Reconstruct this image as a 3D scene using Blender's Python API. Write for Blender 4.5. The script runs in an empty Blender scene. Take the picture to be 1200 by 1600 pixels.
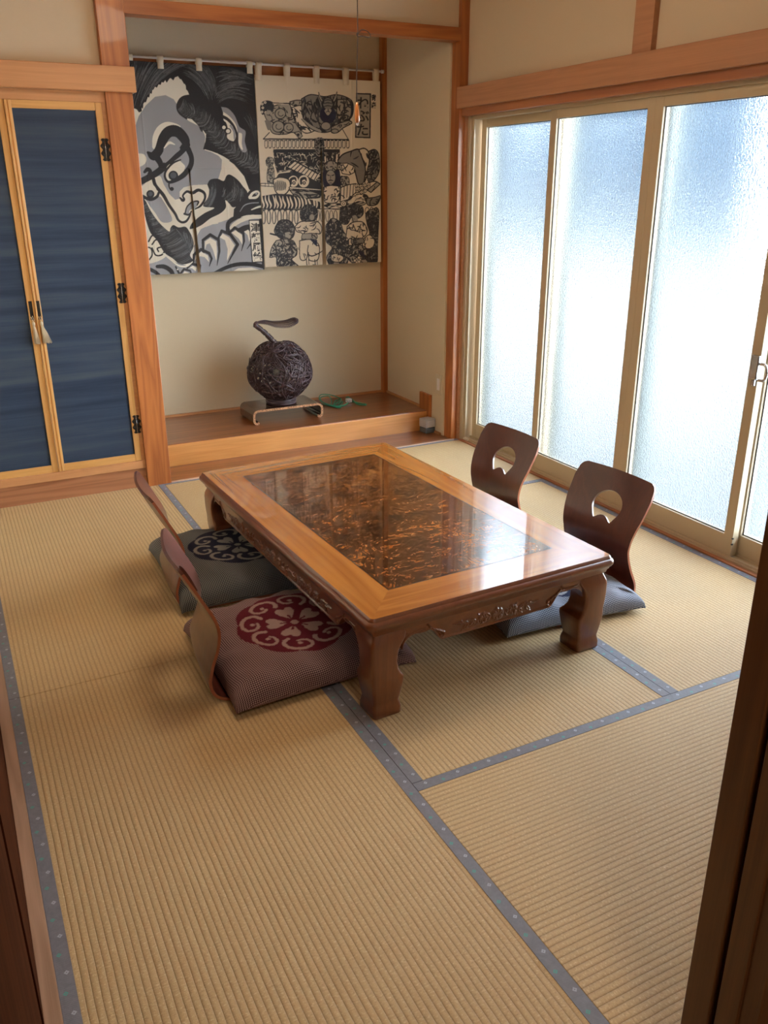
import bpy, bmesh, math, random
import numpy as np
from mathutils import Vector, Matrix

# ------------------------------------------------------------------ camera, sky, sun, exposure
sc = bpy.context.scene
COL = sc.collection
cam_d = bpy.data.cameras.new('camera')
cam = bpy.data.objects.new('camera', cam_d)
COL.objects.link(cam)
cam_d.sensor_fit = 'VERTICAL'
cam_d.sensor_height = 36.0
cam_d.lens = 36.0 * 1317.59 / 1600.0
cam_d.clip_start = 0.02
_r = Vector((0.88987824, -0.45617695, -0.00439433))
_u = Vector((0.1674764, 0.31771107, 0.93327988))
_f = Vector((0.42434464, 0.8312414, -0.35912304))
cam.matrix_world = Matrix(((_r.x, _u.x, -_f.x, 0.0236786), (_r.y, _u.y, -_f.y, -0.647804),
                           (_r.z, _u.z, -_f.z, 1.41412), (0, 0, 0, 1)))
sc.camera = cam

world = bpy.data.worlds.new('sky')
sc.world = world
world.use_nodes = True
wn = world.node_tree
wb = wn.nodes['Background']
wtc = wn.nodes.new('ShaderNodeTexCoord'); wsx = wn.nodes.new('ShaderNodeSeparateXYZ')
wrp = wn.nodes.new('ShaderNodeValToRGB')
wn.links.new(wtc.outputs['Generated'], wsx.inputs[0]); wn.links.new(wsx.outputs[2], wrp.inputs[0])
SKY = [(0.0, (1.0, 1.0, 0.98)), (0.25, (0.86, 0.90, 0.94)), (0.50, (0.42, 0.47, 0.54)), (1.0, (0.26, 0.30, 0.37))]   # hazy sky, brightest towards the horizon
_e = wrp.color_ramp.elements
while len(_e) < len(SKY): _e.new(0.5)
for _i, (_p, _c) in enumerate(SKY):
    _e[_i].position = _p; _e[_i].color = (*_c, 1)
wn.links.new(wrp.outputs[0], wb.inputs['Color'])
wb.inputs['Strength'].default_value = 28.0

sun_d = bpy.data.lights.new('sun', 'SUN')
sun_d.energy = 3.0
sun_d.angle = math.radians(3)
sun_d.color = (1.0, 0.95, 0.88)
sun = bpy.data.objects.new('sun', sun_d)
COL.objects.link(sun)
sun.rotation_euler = (math.radians(-15), math.radians(-32), 0)

# added fill light in the unseen hallway behind the camera
hall_d = bpy.data.lights.new('hallway_fill_light', 'AREA')
hall_d.energy = 13.0
hall_d.size = 0.35
hall_d.color = (1.0, 0.86, 0.68)
hall = bpy.data.objects.new('hallway_fill_light', hall_d)
COL.objects.link(hall)
hall.location = (0.55, -0.9, 2.33)
LAMP_STRENGTH = 13.0      # the room's own ceiling light, switched on as fill

vs = sc.view_settings
vs.view_transform = 'Standard'
vs.look = 'None'
vs.gamma = 1.0
vs.use_curve_mapping = False
vs.exposure = 0.32
sc.cycles.max_bounces = 14
sc.cycles.diffuse_bounces = 7
sc.cycles.glossy_bounces = 5
sc.cycles.transmission_bounces = 8
sc.cycles.sample_clamp_indirect = 6.0
sc.cycles.use_denoising = True

# ------------------------------------------------------------------ material helpers
class NT:
    def __init__(s, name):
        s.m = bpy.data.materials.new(name)
        s.m.use_nodes = True
        s.t = s.m.node_tree
        s.b = s.t.nodes['Principled BSDF']
        s.out = s.t.nodes['Material Output']
    def n(s, kind, **kw):
        nd = s.t.nodes.new(kind)
        for k, v in kw.items():
            if k.startswith('i_'):
                nd.inputs[k[2:].replace('_', ' ')].default_value = v
            else:
                setattr(nd, k, v)
        return nd
    def l(s, a, b):
        s.t.links.new(a, b)
    def math(s, op, a, b=None, c=None):
        nd = s.t.nodes.new('ShaderNodeMath'); nd.operation = op
        for i, v in enumerate((a, b, c)):
            if v is None: continue
            if hasattr(v, 'links'): s.l(v, nd.inputs[i])
            else: nd.inputs[i].default_value = v
        return nd.outputs[0]
    def mix(s, fac, a, b, mode='MIX'):
        nd = s.t.nodes.new('ShaderNodeMix'); nd.data_type = 'RGBA'; nd.blend_type = mode
        for i, v in ((0, fac), (6, a), (7, b)):
            if hasattr(v, 'links'): s.l(v, nd.inputs[i])
            elif i == 0: nd.inputs[0].default_value = v
            else: nd.inputs[i].default_value = (*v, 1)
        return nd.outputs[2]
    def ramp(s, fac, stops):
        nd = s.t.nodes.new('ShaderNodeValToRGB')
        e = nd.color_ramp.elements
        while len(e) < len(stops): e.new(0.5)
        for k, (p, c) in enumerate(stops):
            e[k].position = p; e[k].color = (*c, 1)
        s.l(fac, nd.inputs[0])
        return nd.outputs[0]
    def coord(s, scale=(1, 1, 1), out='Object', rot=(0, 0, 0), loc=(0, 0, 0)):
        tc = s.n('ShaderNodeTexCoord'); mp = s.n('ShaderNodeMapping')
        mp.inputs['Scale'].default_value = scale
        mp.inputs['Rotation'].default_value = rot
        mp.inputs['Location'].default_value = loc
        s.l(tc.outputs[out], mp.inputs[0])
        return mp.outputs[0]
    def noise(s, vec, scale, detail=4, rough=0.5, dist=0.0):
        nd = s.n('ShaderNodeTexNoise')
        nd.inputs['Scale'].default_value = scale; nd.inputs['Detail'].default_value = detail
        nd.inputs['Roughness'].default_value = rough; nd.inputs['Distortion'].default_value = dist
        s.l(vec, nd.inputs['Vector'])
        return nd.outputs[0]
    def bump(s, h, strength=0.3, dist=0.001):
        nd = s.n('ShaderNodeBump')
        nd.inputs['Strength'].default_value = strength; nd.inputs['Distance'].default_value = dist
        s.l(h, nd.inputs['Height'])
        s.l(nd.outputs[0], s.b.inputs['Normal'])
    def base(s, c):
        if hasattr(c, 'links'): s.l(c, s.b.inputs['Base Color'])
        else: s.b.inputs['Base Color'].default_value = (*c, 1)
    def set(s, rough=0.5, metal=0.0, coat=0.0, spec=0.5, coat_r=0.05):
        s.b.inputs['Roughness'].default_value = rough
        s.b.inputs['Metallic'].default_value = metal
        s.b.inputs['Coat Weight'].default_value = coat
        s.b.inputs['Coat Roughness'].default_value = coat_r
        s.b.inputs['Specular IOR Level'].default_value = spec

def plain(name, col, rough=0.5, metal=0.0, coat=0.0, spec=0.5, var=0.08, scale=60):
    t = NT(name)
    n = t.noise(t.coord(), scale, 3)
    c = t.mix(t.math('MULTIPLY', n, var * 2), tuple(col), tuple(v * 0.6 for v in col))
    t.base(c); t.set(rough, metal, coat, spec)
    return t.m

def wood(name, c1, c2, axis='z', rough=0.4, coat=0.0, scale=1.0, ring=0.5, spec=0.5, coat_r=0.05, bump=0.05):
    """c1 dark, c2 light; grain runs along axis"""
    t = NT(name)
    k = {'x': (0.06, 1, 1), 'y': (1, 0.06, 1), 'z': (1, 1, 0.06)}[axis]
    v = t.coord(k)
    big = t.noise(v, 7 * scale, 3, 0.5, 0.6)
    rings = t.math('FRACT', t.math('MULTIPLY', big, 9))
    rings = t.math('ABSOLUTE', t.math('SUBTRACT', t.math('MULTIPLY', rings, 2), 1))
    k2 = {'x': (0.015, 1, 1), 'y': (1, 0.015, 1), 'z': (1, 1, 0.015)}[axis]
    fine = t.noise(t.coord(k2), 320 * scale, 3, 0.6)
    f = t.math('ADD', t.math('MULTIPLY', rings, ring), t.math('MULTIPLY', fine, 1 - ring))
    f = t.math('ADD', f, t.math('MULTIPLY', t.math('SUBTRACT', big, 0.5), 0.6))
    t.base(t.ramp(f, [(0.15, c1), (0.75, c2)]))
    t.set(rough, 0, coat, spec, coat_r)
    t.bump(fine, bump, 0.0006)
    return t.m

def plaster(name, col):
    t = NT(name)
    v = t.coord()
    n = t.noise(v, 420, 3, 0.7)
    b = t.noise(v, 2.0, 2)
    c = t.mix(t.math('MULTIPLY', n, 0.35), tuple(col), tuple(x * 0.72 for x in col))
    c = t.mix(t.math('MULTIPLY', b, 0.10), c, tuple(x * 0.8 for x in col))
    t.base(c); t.set(0.95, spec=0.1)
    t.bump(n, 0.35, 0.0008)
    return t.m

M = {}
M['plaster'] = plaster('sand_plaster', (0.66, 0.56, 0.405))
M['wood_z'] = wood('cedar_upright', (0.27, 0.076, 0.017), (0.42, 0.140, 0.034), 'z', 0.42, 0.15)
M['wood_x'] = wood('cedar_across', (0.27, 0.076, 0.017), (0.42, 0.140, 0.034), 'x', 0.42, 0.15)
M['wood_y'] = wood('cedar_lengthwise', (0.27, 0.09, 0.035), (0.42, 0.165, 0.065), 'y', 0.42, 0.15)
M['pale_x'] = wood('pale_lintel_across', (0.42, 0.19, 0.075), (0.54, 0.26, 0.11), 'x', 0.45, 0.1, ring=0.3)
M['pale_y'] = wood('pale_lintel_lengthwise', (0.36, 0.17, 0.085), (0.47, 0.235, 0.12), 'y', 0.45, 0.1, ring=0.3)
M['base_x'] = wood('brown_board_across', (0.22, 0.085, 0.035), (0.36, 0.15, 0.07), 'x', 0.4, 0.2)
M['stage_x'] = wood('alcove_board_across', (0.15, 0.045, 0.015), (0.27, 0.09, 0.03), 'x', 0.28, 0.5)
M['riser_x'] = wood('alcove_riser_across', (0.45, 0.18, 0.045), (0.62, 0.28, 0.085), 'x', 0.35, 0.3, ring=0.35)
M['door_z'] = wood('honey_door_upright', (0.52, 0.26, 0.075), (0.70, 0.40, 0.14), 'z', 0.4, 0.2, ring=0.25)
M['door_x'] = wood('honey_door_across', (0.50, 0.25, 0.07), (0.66, 0.36, 0.12), 'x', 0.4, 0.2, ring=0.25)
M['dark_z'] = wood('dark_frame_upright', (0.085, 0.030, 0.008), (0.15, 0.055, 0.014), 'z', 0.45, 0.1, ring=0.3)
M['dark_door'] = wood('dark_door_wood', (0.035, 0.010, 0.004), (0.055, 0.016, 0.006), 'z', 0.95, spec=0.02)
M['sill_y'] = wood('floor_edge_wood', (0.30, 0.17, 0.10), (0.42, 0.25, 0.16), 'y', 0.5)
M['sill_x'] = wood('floor_edge_wood_across', (0.50, 0.32, 0.22), (0.62, 0.42, 0.30), 'x', 0.5)
M['tab_y'] = wood('table_frame_lengthwise', (0.36, 0.115, 0.018), (0.52, 0.195, 0.034), 'y', 0.25, 1.0, ring=0.55, coat_r=0.02)
M['tab_x'] = wood('table_frame_across', (0.34, 0.11, 0.018), (0.50, 0.185, 0.034), 'x', 0.25, 1.0, ring=0.55, coat_r=0.02)
M['tab_edge'] = wood('table_edge_wood', (0.125, 0.033, 0.009), (0.185, 0.052, 0.014), 'y', 0.3, 0.7, ring=0.3, coat_r=0.08)
M['tab_leg'] = wood('table_leg_wood', (0.125, 0.032, 0.009), (0.185, 0.052, 0.014), 'z', 0.3, 0.7, ring=0.3, coat_r=0.1)
M['chair'] = wood('chair_plywood', (0.062, 0.014, 0.009), (0.105, 0.025, 0.014), 'z', 0.33, 0.5, ring=0.3, coat_r=0.2)
M['chair_edge'] = plain('chair_plywood_edge', (0.34, 0.10, 0.045), 0.4, coat=0.4)
M['alum'] = plain('bronze_aluminium', (0.50, 0.40, 0.26), 0.42, 0.0, 0.15, 0.5, 0.04, 20)
M['alum_d'] = plain('window_rubber', (0.04, 0.045, 0.05), 0.6)
M['alum_w'] = plain('outer_pale_frame', (0.10, 0.115, 0.105), 0.5)
M['black'] = plain('blackened_metal', (0.025, 0.022, 0.020), 0.45, 0.6)
M['steel'] = plain('chromed_steel', (0.55, 0.55, 0.56), 0.22, 1.0)
M['white_pl'] = plain('white_plastic', (0.78, 0.76, 0.78), 0.35)
M['cream_pl'] = plain('cream_plastic', (0.62, 0.55, 0.42), 0.45)
M['grey_pl'] = plain('pale_grey_plastic', (0.48, 0.51, 0.54), 0.4)
M['smoke_pl'] = plain('smoky_plastic', (0.10, 0.13, 0.15), 0.12, coat=0.6)
M['green'] = plain('green_cord', (0.03, 0.30, 0.18), 0.4)
M['vine'] = plain('akebia_vine', (0.075, 0.040, 0.045), 0.45, var=0.8, scale=30)
M['tassel'] = plain('cream_silk', (0.75, 0.64, 0.47), 0.7)
M['cordbrown'] = plain('brown_cord', (0.035, 0.018, 0.012), 0.8)
M['pull'] = plain('orange_wooden_pull', (0.50, 0.17, 0.04), 0.35, coat=0.5)
M['dim_floor'] = wood('hallway_floor_wood', (0.10, 0.05, 0.02), (0.16, 0.08, 0.035), 'x', 0.4)
M['hallwall'] = plaster('hallway_plaster', (0.50, 0.46, 0.38))
M['ceil'] = wood('pale_ceiling_boards', (0.56, 0.42, 0.27), (0.70, 0.55, 0.38), 'x', 0.6, ring=0.3)
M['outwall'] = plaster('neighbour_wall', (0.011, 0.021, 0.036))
M['fence'] = plain('added_fence', (0.19, 0.19, 0.18), 0.9)
M['ground'] = plain('grey_asphalt', (0.13, 0.13, 0.128), 0.9)
M['gravel'] = plain('bounce_gravel', (0.70, 0.69, 0.66), 0.9)
M['inkline'] = plain('dark_inlay_line', (0.018, 0.008, 0.006), 0.3, coat=0.7)
M['shelfglass'] = plain('milky_bulb', (0.85, 0.85, 0.82), 0.15)

def burl():
    t = NT('burl_veneer')
    v = t.coord((1.0, 1.35, 1))
    a = t.noise(v, 4.5, 4, 0.6, 2.8)
    w = t.math('FRACT', t.math('MULTIPLY', a, 9))
    w = t.math('ABSOLUTE', t.math('SUBTRACT', t.math('MULTIPLY', w, 2), 1))
    b = t.noise(t.coord((1.0, 2.0, 1)), 8, 5, 0.62, 2.0)
    p = t.noise(v, 3.0, 2, 0.5, 0.5)
    f = t.math('ADD', t.math('MULTIPLY', w, 0.26), t.math('MULTIPLY', b, 0.74))
    f = t.math('ADD', f, t.math('MULTIPLY', t.math('SUBTRACT', p, 0.5), 0.35))
    t.base(t.ramp(f, [(0.37, (0.014, 0.004, 0.001)), (0.46, (0.060, 0.016, 0.003)), (0.56, (0.17, 0.050, 0.009)), (0.69, (0.33, 0.112, 0.018))]))
    t.set(0.25, 0, 0.9, 0.5, 0.045)
    return t.m
M['burl'] = burl()

def tatami(name, axis):
    """ribs run along axis; pitch 14.7 mm"""
    t = NT(name)
    tc = t.n('ShaderNodeTexCoord'); sp = t.n('ShaderNodeSeparateXYZ')
    t.l(tc.outputs['Object'], sp.inputs[0])
    across = sp.outputs[0] if axis == 'y' else sp.outputs[1]
    k = (40, 2.0, 1) if axis == 'y' else (2.0, 40, 1)
    wob = t.math('MULTIPLY', t.math('SUBTRACT', t.noise(t.coord(), 9, 2), 0.5), 0.003)
    ph = t.math('MULTIPLY', t.math('ADD', across, wob), 2 * math.pi / 0.0147)
    s = t.math('ABSOLUTE', t.math('SINE', t.math('MULTIPLY', ph, 0.5)))     # rounded ribs, sharp grooves
    rib = t.math('POWER', s, 0.45)
    kk = (45, 520, 1) if axis == 'y' else (520, 45, 1)
    rush = t.noise(t.coord(kk), 1.0, 4, 0.75)
    kf = (150, 260, 1) if axis == 'y' else (260, 150, 1)
    fleck = t.noise(t.coord(kf), 1.0, 2, 0.6)
    k3 = (3, 22, 1) if axis == 'y' else (22, 3, 1)
    band = t.noise(t.coord(k3), 1.0, 3, 0.6)
    blotch = t.noise(t.coord(), 2.3, 3, 0.6)
    c = t.mix(rush, (0.42, 0.27, 0.118), (0.64, 0.45, 0.22))
    c = t.mix(t.math('MULTIPLY', band, 0.35), c, (0.66, 0.46, 0.245))
    c = t.mix(t.math('MULTIPLY', blotch, 0.35), c, (0.34, 0.22, 0.095))
    fl = t.math('MULTIPLY', t.math('MAXIMUM', t.math('SUBTRACT', fleck, 0.56), 0.0), 3.2)
    c = t.mix(fl, c, (0.80, 0.64, 0.40))
    fd = t.math('MULTIPLY', t.math('MAXIMUM', t.math('SUBTRACT', 0.42, fleck), 0.0), 3.0)
    c = t.mix(fd, c, (0.22, 0.13, 0.06))
    c = t.mix(t.math('MULTIPLY', t.math('SUBTRACT', 1.0, rib), 0.62), c, (0.20, 0.12, 0.052))
    t.base(c); t.set(0.62, spec=0.35)
    h = t.math('ADD', rib, t.math('MULTIPLY', rush, 0.55))
    t.bump(h, 0.75, 0.0016)
    return t.m
M['tat_y'] = tatami('rush_weave_lengthwise', 'y')
M['tat_x'] = tatami('rush_weave_across', 'x')

def heri(name, axis):
    """slate cloth edging with small pale and green lozenges"""
    t = NT(name)
    tc = t.n('ShaderNodeTexCoord'); sp = t.n('ShaderNodeSeparateXYZ')
    t.l(tc.outputs['UV'], sp.inputs[0])
    al, ac = sp.outputs[0], sp.outputs[1]            # metres along, metres across (0 = centre)
    cell = 0.048
    q = t.math('DIVIDE', al, cell)
    fr = t.math('MULTIPLY', t.math('SUBTRACT', t.math('FRACT', q), 0.5), cell)
    par = t.math('MODULO', t.math('FLOOR', q), 2.0)
    off = t.math('MULTIPLY', t.math('SUBTRACT', t.math('ABSOLUTE', par), 0.5), 0.008)
    d = t.math('ADD', t.math('ABSOLUTE', fr), t.math('ABSOLUTE', t.math('ADD', ac, off)))
    m1 = t.math('LESS_THAN', d, 0.0055)
    m2 = t.math('GREATER_THAN', d, 0.0016)
    mk = t.math('MULTIPLY', m1, m2)
    lo = t.mix(t.math('ABSOLUTE', par), (0.42, 0.44, 0.50), (0.06, 0.34, 0.26))
    n = t.noise(t.coord(), 900, 2)
    st = t.math('SINE', t.math('MULTIPLY', t.math('ADD', al, ac), 1300))
    bas = t.mix(t.math('ADD', t.math('MULTIPLY', n, 0.5), t.math('MULTIPLY', st, 0.15)), (0.085, 0.083, 0.098), (0.20, 0.19, 0.215))
    sh = t.noise(t.coord((1, 1, 1), rot=(0, 0, 0.8)), 55, 3, 0.7, 1.0)
    bas = t.mix(t.math('MULTIPLY', sh, 0.6), bas, (0.30, 0.29, 0.31))
    t.base(t.mix(t.math('MULTIPLY', mk, 0.75), bas, lo))
    t.set(0.6, spec=0.4)
    t.bump(n, 0.3, 0.0006)
    return t.m
M['heri'] = heri('slate_cloth_edging', 'y')

def navy():
    t = NT('navy_door_cloth')
    v = t.coord((0.35, 1, 9))
    a = t.noise(v, 1.6, 3, 0.55, 0.15)
    f = t.noise(t.coord((0.6, 1, 60)), 8, 3, 0.7)
    w = t.noise(t.coord((1, 1, 0.7)), 9, 3, 0.6, 1.2)
    m = t.math('ADD', t.math('MULTIPLY', a, 0.78), t.math('MULTIPLY', f, 0.22))
    c = t.ramp(m, [(0.36, (0.008, 0.017, 0.042)), (0.50, (0.020, 0.035, 0.066)), (0.64, (0.042, 0.055, 0.074))])
    t.base(c); t.set(0.6, spec=0.35)
    t.bump(t.math('ADD', w, t.math('MULTIPLY', f, 0.3)), 0.25, 0.004)
    return t.m
M['navy'] = navy()

def frosted():
    t = NT('frosted_glass')
    t.t.nodes.remove(t.b)
    tr = t.n('ShaderNodeBsdfTranslucent'); tr.inputs['Color'].default_value = (0.66, 0.86, 1.0, 1)
    rf = t.n('ShaderNodeBsdfRefraction'); rf.inputs['Color'].default_value = (0.88, 0.96, 1.0, 1)
    rf.inputs['Roughness'].default_value = 0.42; rf.inputs['IOR'].default_value = 1.14
    gl = t.n('ShaderNodeBsdfGlossy'); gl.inputs['Roughness'].default_value = 0.35
    gl.inputs['Color'].default_value = (0.8, 0.8, 0.8, 1)
    v = t.coord()
    h = t.noise(v, 120, 3, 0.7, 0.8)
    bp = t.n('ShaderNodeBump'); bp.inputs['Strength'].default_value = 1.0; bp.inputs['Distance'].default_value = 0.012
    t.l(h, bp.inputs['Height'])
    t.l(bp.outputs[0], rf.inputs['Normal']); t.l(bp.outputs[0], tr.inputs['Normal'])
    m1 = t.n('ShaderNodeMixShader'); m1.inputs[0].default_value = 0.97
    t.l(tr.outputs[0], m1.inputs[1]); t.l(rf.outputs[0], m1.inputs[2])
    m2 = t.n('ShaderNodeMixShader'); m2.inputs[0].default_value = 0.05
    t.l(m1.outputs[0], m2.inputs[1]); t.l(gl.outputs[0], m2.inputs[2])
    t.l(m2.outputs[0], t.out.inputs[0])
    return t.m
M['glass'] = frosted()

def painted(name, rough=0.85):
    t = NT(name)
    at = t.n('ShaderNodeAttribute'); at.attribute_name = 'ink'
    n = t.noise(t.coord(), 700, 2)
    t.base(t.mix(t.math('MULTIPLY', n, 0.12), at.outputs['Color'], (0.35, 0.32, 0.28)))
    t.set(rough, spec=0.15)
    t.bump(n, 0.25, 0.0006)
    return t.m
M['noren'] = painted('printed_cotton')
M['cotton'] = plain('unbleached_cotton', (0.76, 0.67, 0.53), 0.9)

def cushion_mat(name, light, dark, deep, scroll):
    t = NT(name)
    tc = t.n('ShaderNodeTexCoord'); mp = t.n('ShaderNodeMapping')
    mp.inputs['Rotation'].default_value = (0, 0, math.radians(38))
    t.l(tc.outputs['UV'], mp.inputs[0])
    sp = t.n('ShaderNodeSeparateXYZ'); t.l(mp.outputs[0], sp.inputs[0])
    k = 2 * math.pi / 0.0088
    s1 = t.math('SINE', t.math('MULTIPLY', sp.outputs[0], k))
    s2 = t.math('SINE', t.math('MULTIPLY', sp.outputs[1], k))
    pr = t.math('MULTIPLY', s1, s2)
    chk = t.math('MULTIPLY', t.math('ADD', t.math('MAXIMUM', t.math('MINIMUM', t.math('MULTIPLY', pr, 3), 1), -1), 1), 0.5)
    c = t.mix(chk, tuple(light), tuple(dark))
    at = t.n('ShaderNodeAttribute'); at.attribute_name = 'ink'
    s3 = t.n('ShaderNodeSeparateColor'); t.l(at.outputs['Color'], s3.inputs[0])
    n = t.noise(t.coord(), 500, 2)
    me = t.mix(s3.outputs[1], tuple(deep), tuple(scroll))
    me = t.mix(t.math('MULTIPLY', n, 0.3), me, tuple(deep))
    t.base(t.mix(s3.outputs[0], c, me))
    t.set(0.85, spec=0.2)
    h = t.math('ADD', t.math('MULTIPLY', chk, 0.5), t.math('MULTIPLY', s3.outputs[1], 1.5))
    t.bump(h, 0.4, 0.0015)
    return t.m
M['cu_red'] = cushion_mat('plum_cushion_weave', (0.34, 0.225, 0.215), (0.035, 0.012, 0.016), (0.095, 0.006, 0.015), (0.34, 0.235, 0.20))
M['cu_navy'] = cushion_mat('charcoal_cushion_weave', (0.20, 0.20, 0.185), (0.012, 0.014, 0.022), (0.010, 0.011, 0.028), (0.24, 0.22, 0.19))
M['cu_blue'] = cushion_mat('indigo_cushion_weave', (0.40, 0.42, 0.46), (0.022, 0.030, 0.065), (0.012, 0.015, 0.045), (0.35, 0.34, 0.34))

# ------------------------------------------------------------------ object helpers
def link_mesh(name, verts, faces, mat, parent=None, smooth=False, mats=None, mi=None):
    me = bpy.data.meshes.new(name)
    me.from_pydata([tuple(v) for v in verts], [], [tuple(f) for f in faces])
    for m in (mats or [mat]): me.materials.append(m)
    if mi is not None: me.polygons.foreach_set('material_index', mi)
    if smooth: me.polygons.foreach_set('use_smooth', [True] * len(me.polygons))
    me.update()
    o = bpy.data.objects.new(name, me)
    COL.objects.link(o)
    if parent: o.parent = parent
    return o

def bm_obj(name, bm, mat, parent=None, smooth=False):
    bmesh.ops.recalc_face_normals(bm, faces=bm.faces)
    me = bpy.data.meshes.new(name); bm.to_mesh(me); bm.free()
    me.materials.append(mat)
    if smooth: me.polygons.foreach_set('use_smooth', [True] * len(me.polygons))
    o = bpy.data.objects.new(name, me); COL.objects.link(o)
    if parent: o.parent = parent
    return o

def bx(bm, lo, hi, bev=0.0, seg=2):
    r = bmesh.ops.create_cube(bm, size=1.0)
    vs = r['verts']
    for v in vs:
        v.co = Vector([lo[i] + (v.co[i] + 0.5) * (hi[i] - lo[i]) for i in range(3)])
    if bev > 0:
        es = list({e for v in vs for e in v.link_edges})
        bmesh.ops.bevel(bm, geom=es, offset=bev, segments=seg, affect='EDGES', profile=0.5)

def box(name, lo, hi, mat, parent=None, bev=0.0, seg=2):
    bm = bmesh.new(); bx(bm, lo, hi, bev, seg)
    return bm_obj(name, bm, mat, parent)

def boxes(name, L, mat, parent=None, bev=0.0):
    bm = bmesh.new()
    for lo, hi in L: bx(bm, lo, hi, bev)
    return bm_obj(name, bm, mat, parent)

def empty(name, loc=(0, 0, 0), rz=0.0):
    o = bpy.data.objects.new(name, None)
    o.empty_display_size = 0.1
    COL.objects.link(o); o.location = loc; o.rotation_euler = (0, 0, rz)
    return o

def tag(o, label, cat=None, group=None, kind=None):
    o['label'] = label
    if cat: o['category'] = cat
    if group: o['group'] = group
    if kind: o['kind'] = kind
    return o

def struct(o, label):
    return tag(o, label, kind='structure')

def catmull(pts, n=8):
    P = [np.array(p, float) for p in pts]
    P = [2 * P[0] - P[1]] + P + [2 * P[-1] - P[-2]]
    out = []
    for i in range(1, len(P) - 2):
        for k in range(n):
            t = k / n
            out.append(0.5 * (2 * P[i] + (P[i + 1] - P[i - 1]) * t + (2 * P[i - 1] - 5 * P[i] + 4 * P[i + 1] - P[i + 2]) * t * t
                              + (-P[i - 1] + 3 * P[i] - 3 * P[i + 1] + P[i + 2]) * t ** 3))
    out.append(P[-2])
    return out

def tube_data(pts, rad, sides=6, closed=False):
    """pts list of vec3, rad scalar or list"""
    n = len(pts); V = []; F = []
    pts = [Vector([float(c) for c in p]) for p in pts]
    up = Vector((0.13, 0.21, 0.97))
    for i, p in enumerate(pts):
        a = pts[i - 1] if (i > 0 or closed) else p
        b = pts[(i + 1) % n] if (i < n - 1 or closed) else p
        t = (b - a)
        if t.length < 1e-9: t = Vector((0, 0, 1))
        t.normalize()
        s = t.cross(up)
        if s.length < 1e-3: s = t.cross(Vector((1, 0, 0)))
        s.normalize(); w = s.cross(t)
        r = rad[i] if hasattr(rad, '__len__') else rad
        for k in range(sides):
            an = 2 * math.pi * k / sides
            V.append(p + s * (r * math.cos(an)) + w * (r * math.sin(an)))
    m = n if closed else n - 1
    for i in range(m):
        for k in range(sides):
            a = i * sides + k; b = i * sides + (k + 1) % sides
            c = ((i + 1) % n) * sides + (k + 1) % sides; d = ((i + 1) % n) * sides + k
            F.append((a, b, c, d))
    if not closed:
        F.append(tuple(range(sides - 1, -1, -1)))
        F.append(tuple((n - 1) * sides + k for k in range(sides)))
    return V, F

def tube(name, pts, rad, mat, parent=None, sides=8, closed=False):
    V, F = tube_data(pts, rad, sides, closed)
    return link_mesh(name, V, F, mat, parent, True)

def join_data(L):
    V = []; F = []
    for v, f in L:
        o = len(V); V += list(v); F += [tuple(i + o for i in q) for q in f]
    return V, F

def lathe(name, prof, mat, parent=None, sides=24, cx=0, cy=0):
    V = []; F = []
    n = len(prof)
    for r, z in prof:
        for k in range(sides):
            a = 2 * math.pi * k / sides
            V.append((cx + r * math.cos(a), cy + r * math.sin(a), z))
    for i in range(n - 1):
        for k in range(sides):
            k2 = (k + 1) % sides
            F.append((i * sides + k, i * sides + k2, (i + 1) * sides + k2, (i + 1) * sides + k))
    F.append(tuple(range(sides - 1, -1, -1))); F.append(tuple((n - 1) * sides + k for k in range(sides)))
    return link_mesh(name, V, F, mat, parent, True)

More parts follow.
